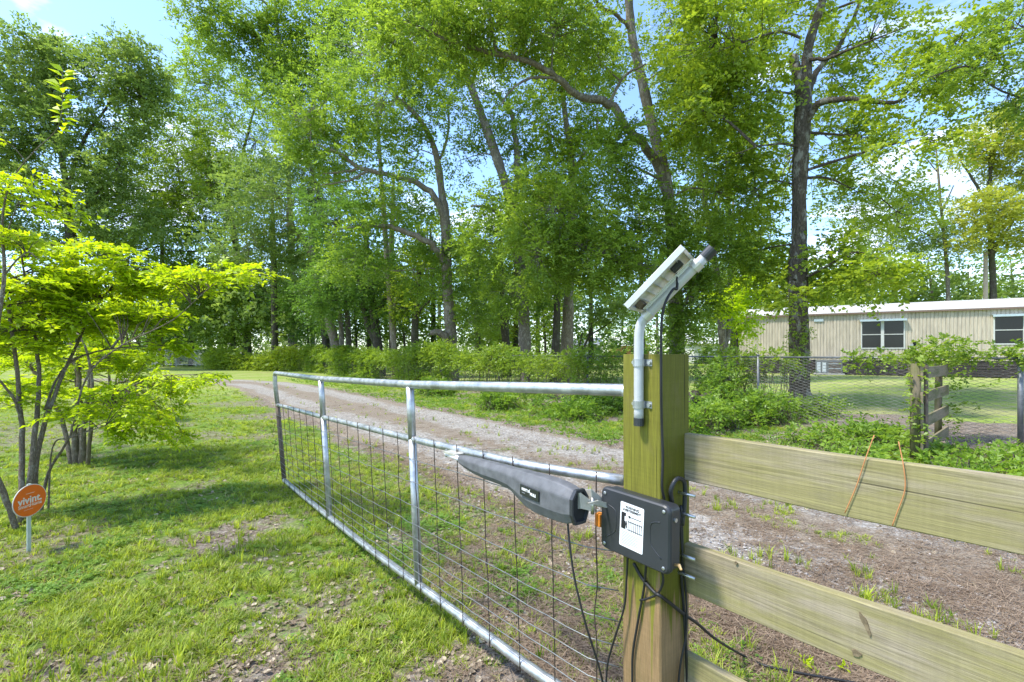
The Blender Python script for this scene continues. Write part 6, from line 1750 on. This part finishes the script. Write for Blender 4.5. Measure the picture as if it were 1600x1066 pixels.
# dead leaves
x, y, rg = sample_ground(70000, 1.0, 22, 1.35, 303)
u, v = w2uv(x, y); g = grass_mask(x, y)
dens = .34 + .9 * np.clip(.55 - g, 0, 1) * .55
dens = dens * np.where((u > ROAD0 + .3) & (u < ROAD1 - .3), .22, 1) * np.where(u > 10.2, np.where(u < 13.5, 1, .15), 1)
dens = dens * (.3 + 1.2 * fbm(x, y, .6, 99))
keep = rg.uniform(0, 1, len(x)) < dens
x, y, u = x[keep], y[keep], u[keep]; n = len(x)
z = gz_full(x, y) + np.where((u > ROAD0) & (u < ROAD1), .014, .004)
scatter("leaf_litter", "fallen brown leaves scattered over the bare soil and thin grass", "leaves", [deadleaf_proto("l", k) for k in range(4)],
        np.stack([x, y, z], 1), np.stack([rg.normal(0, .4, n), rg.normal(0, .4, n), rg.uniform(0, 6.28, n)], 1), rg.uniform(.18, .72, n) , rg.integers(0, 4, n))
print("litter", n)
# pine needles
x, y, rg = sample_ground(120000, 1.2, 20, 1.35, 304)
u, v = w2uv(x, y)
dens = np.where((u > 1.3) & (u < 6.4), .25 + 1.0 * np.exp(-((u - 4.0) / .5) ** 2) + .8 * sstep(2.9, 2.4, u), .06) * (.2 + 1.5 * fbm(x, y, .9, 98) ** 1.5)
dens = np.where((v > 1.8) & (u < 2.4), dens * .3, dens)
keep = rg.uniform(0, 1, len(x)) < dens
x, y, u = x[keep], y[keep], u[keep]; n = len(x)
z = gz_full(x, y) + np.where((u > ROAD0) & (u < ROAD1), .013, .004)
scatter("pine_needles", "reddish brown pine needles drifted along the driveway's middle and edges", "needles", [needle_proto("n", k) for k in range(4)],
        np.stack([x, y, z], 1), np.stack([rg.normal(0, .1, n), rg.normal(0, .1, n), rg.uniform(0, 6.28, n)], 1), rg.uniform(.6, 1.15, n), rg.integers(0, 4, n))
print("needles", n)
# gravel
x, y, rg = sample_ground(100000, 1.4, 18, 1.45, 305)
u, v = w2uv(x, y)
w_ = u - 4.0
dens = np.where((u > 2.3) & (u < 5.6), .35 + .65 * (np.exp(-((w_ - .75) / .35) ** 2) + np.exp(-((w_ + .75) / .35) ** 2)), np.where((u > 1.4) & (u <= 2.3), .12, 0)) * (.3 + 1.2 * fbm(x, y, .5, 97))
keep = rg.uniform(0, 1, len(x)) < dens
x, y, u = x[keep], y[keep], u[keep]; n = len(x)
z = gz_full(x, y) + np.where((u > ROAD0) & (u < ROAD1), .014, .002)
scatter("gravel", "loose pale gravel stones lying on the driveway's wheel tracks", "gravel", [pebble_proto("p", k) for k in range(5)],
        np.stack([x, y, z], 1), rg.uniform(0, 6.28, (n, 3)) * [.1, .1, 1], rg.uniform(.35, 1.25, n), rg.integers(0, 5, n))
print("gravel", n, "total", time.time() - T0)
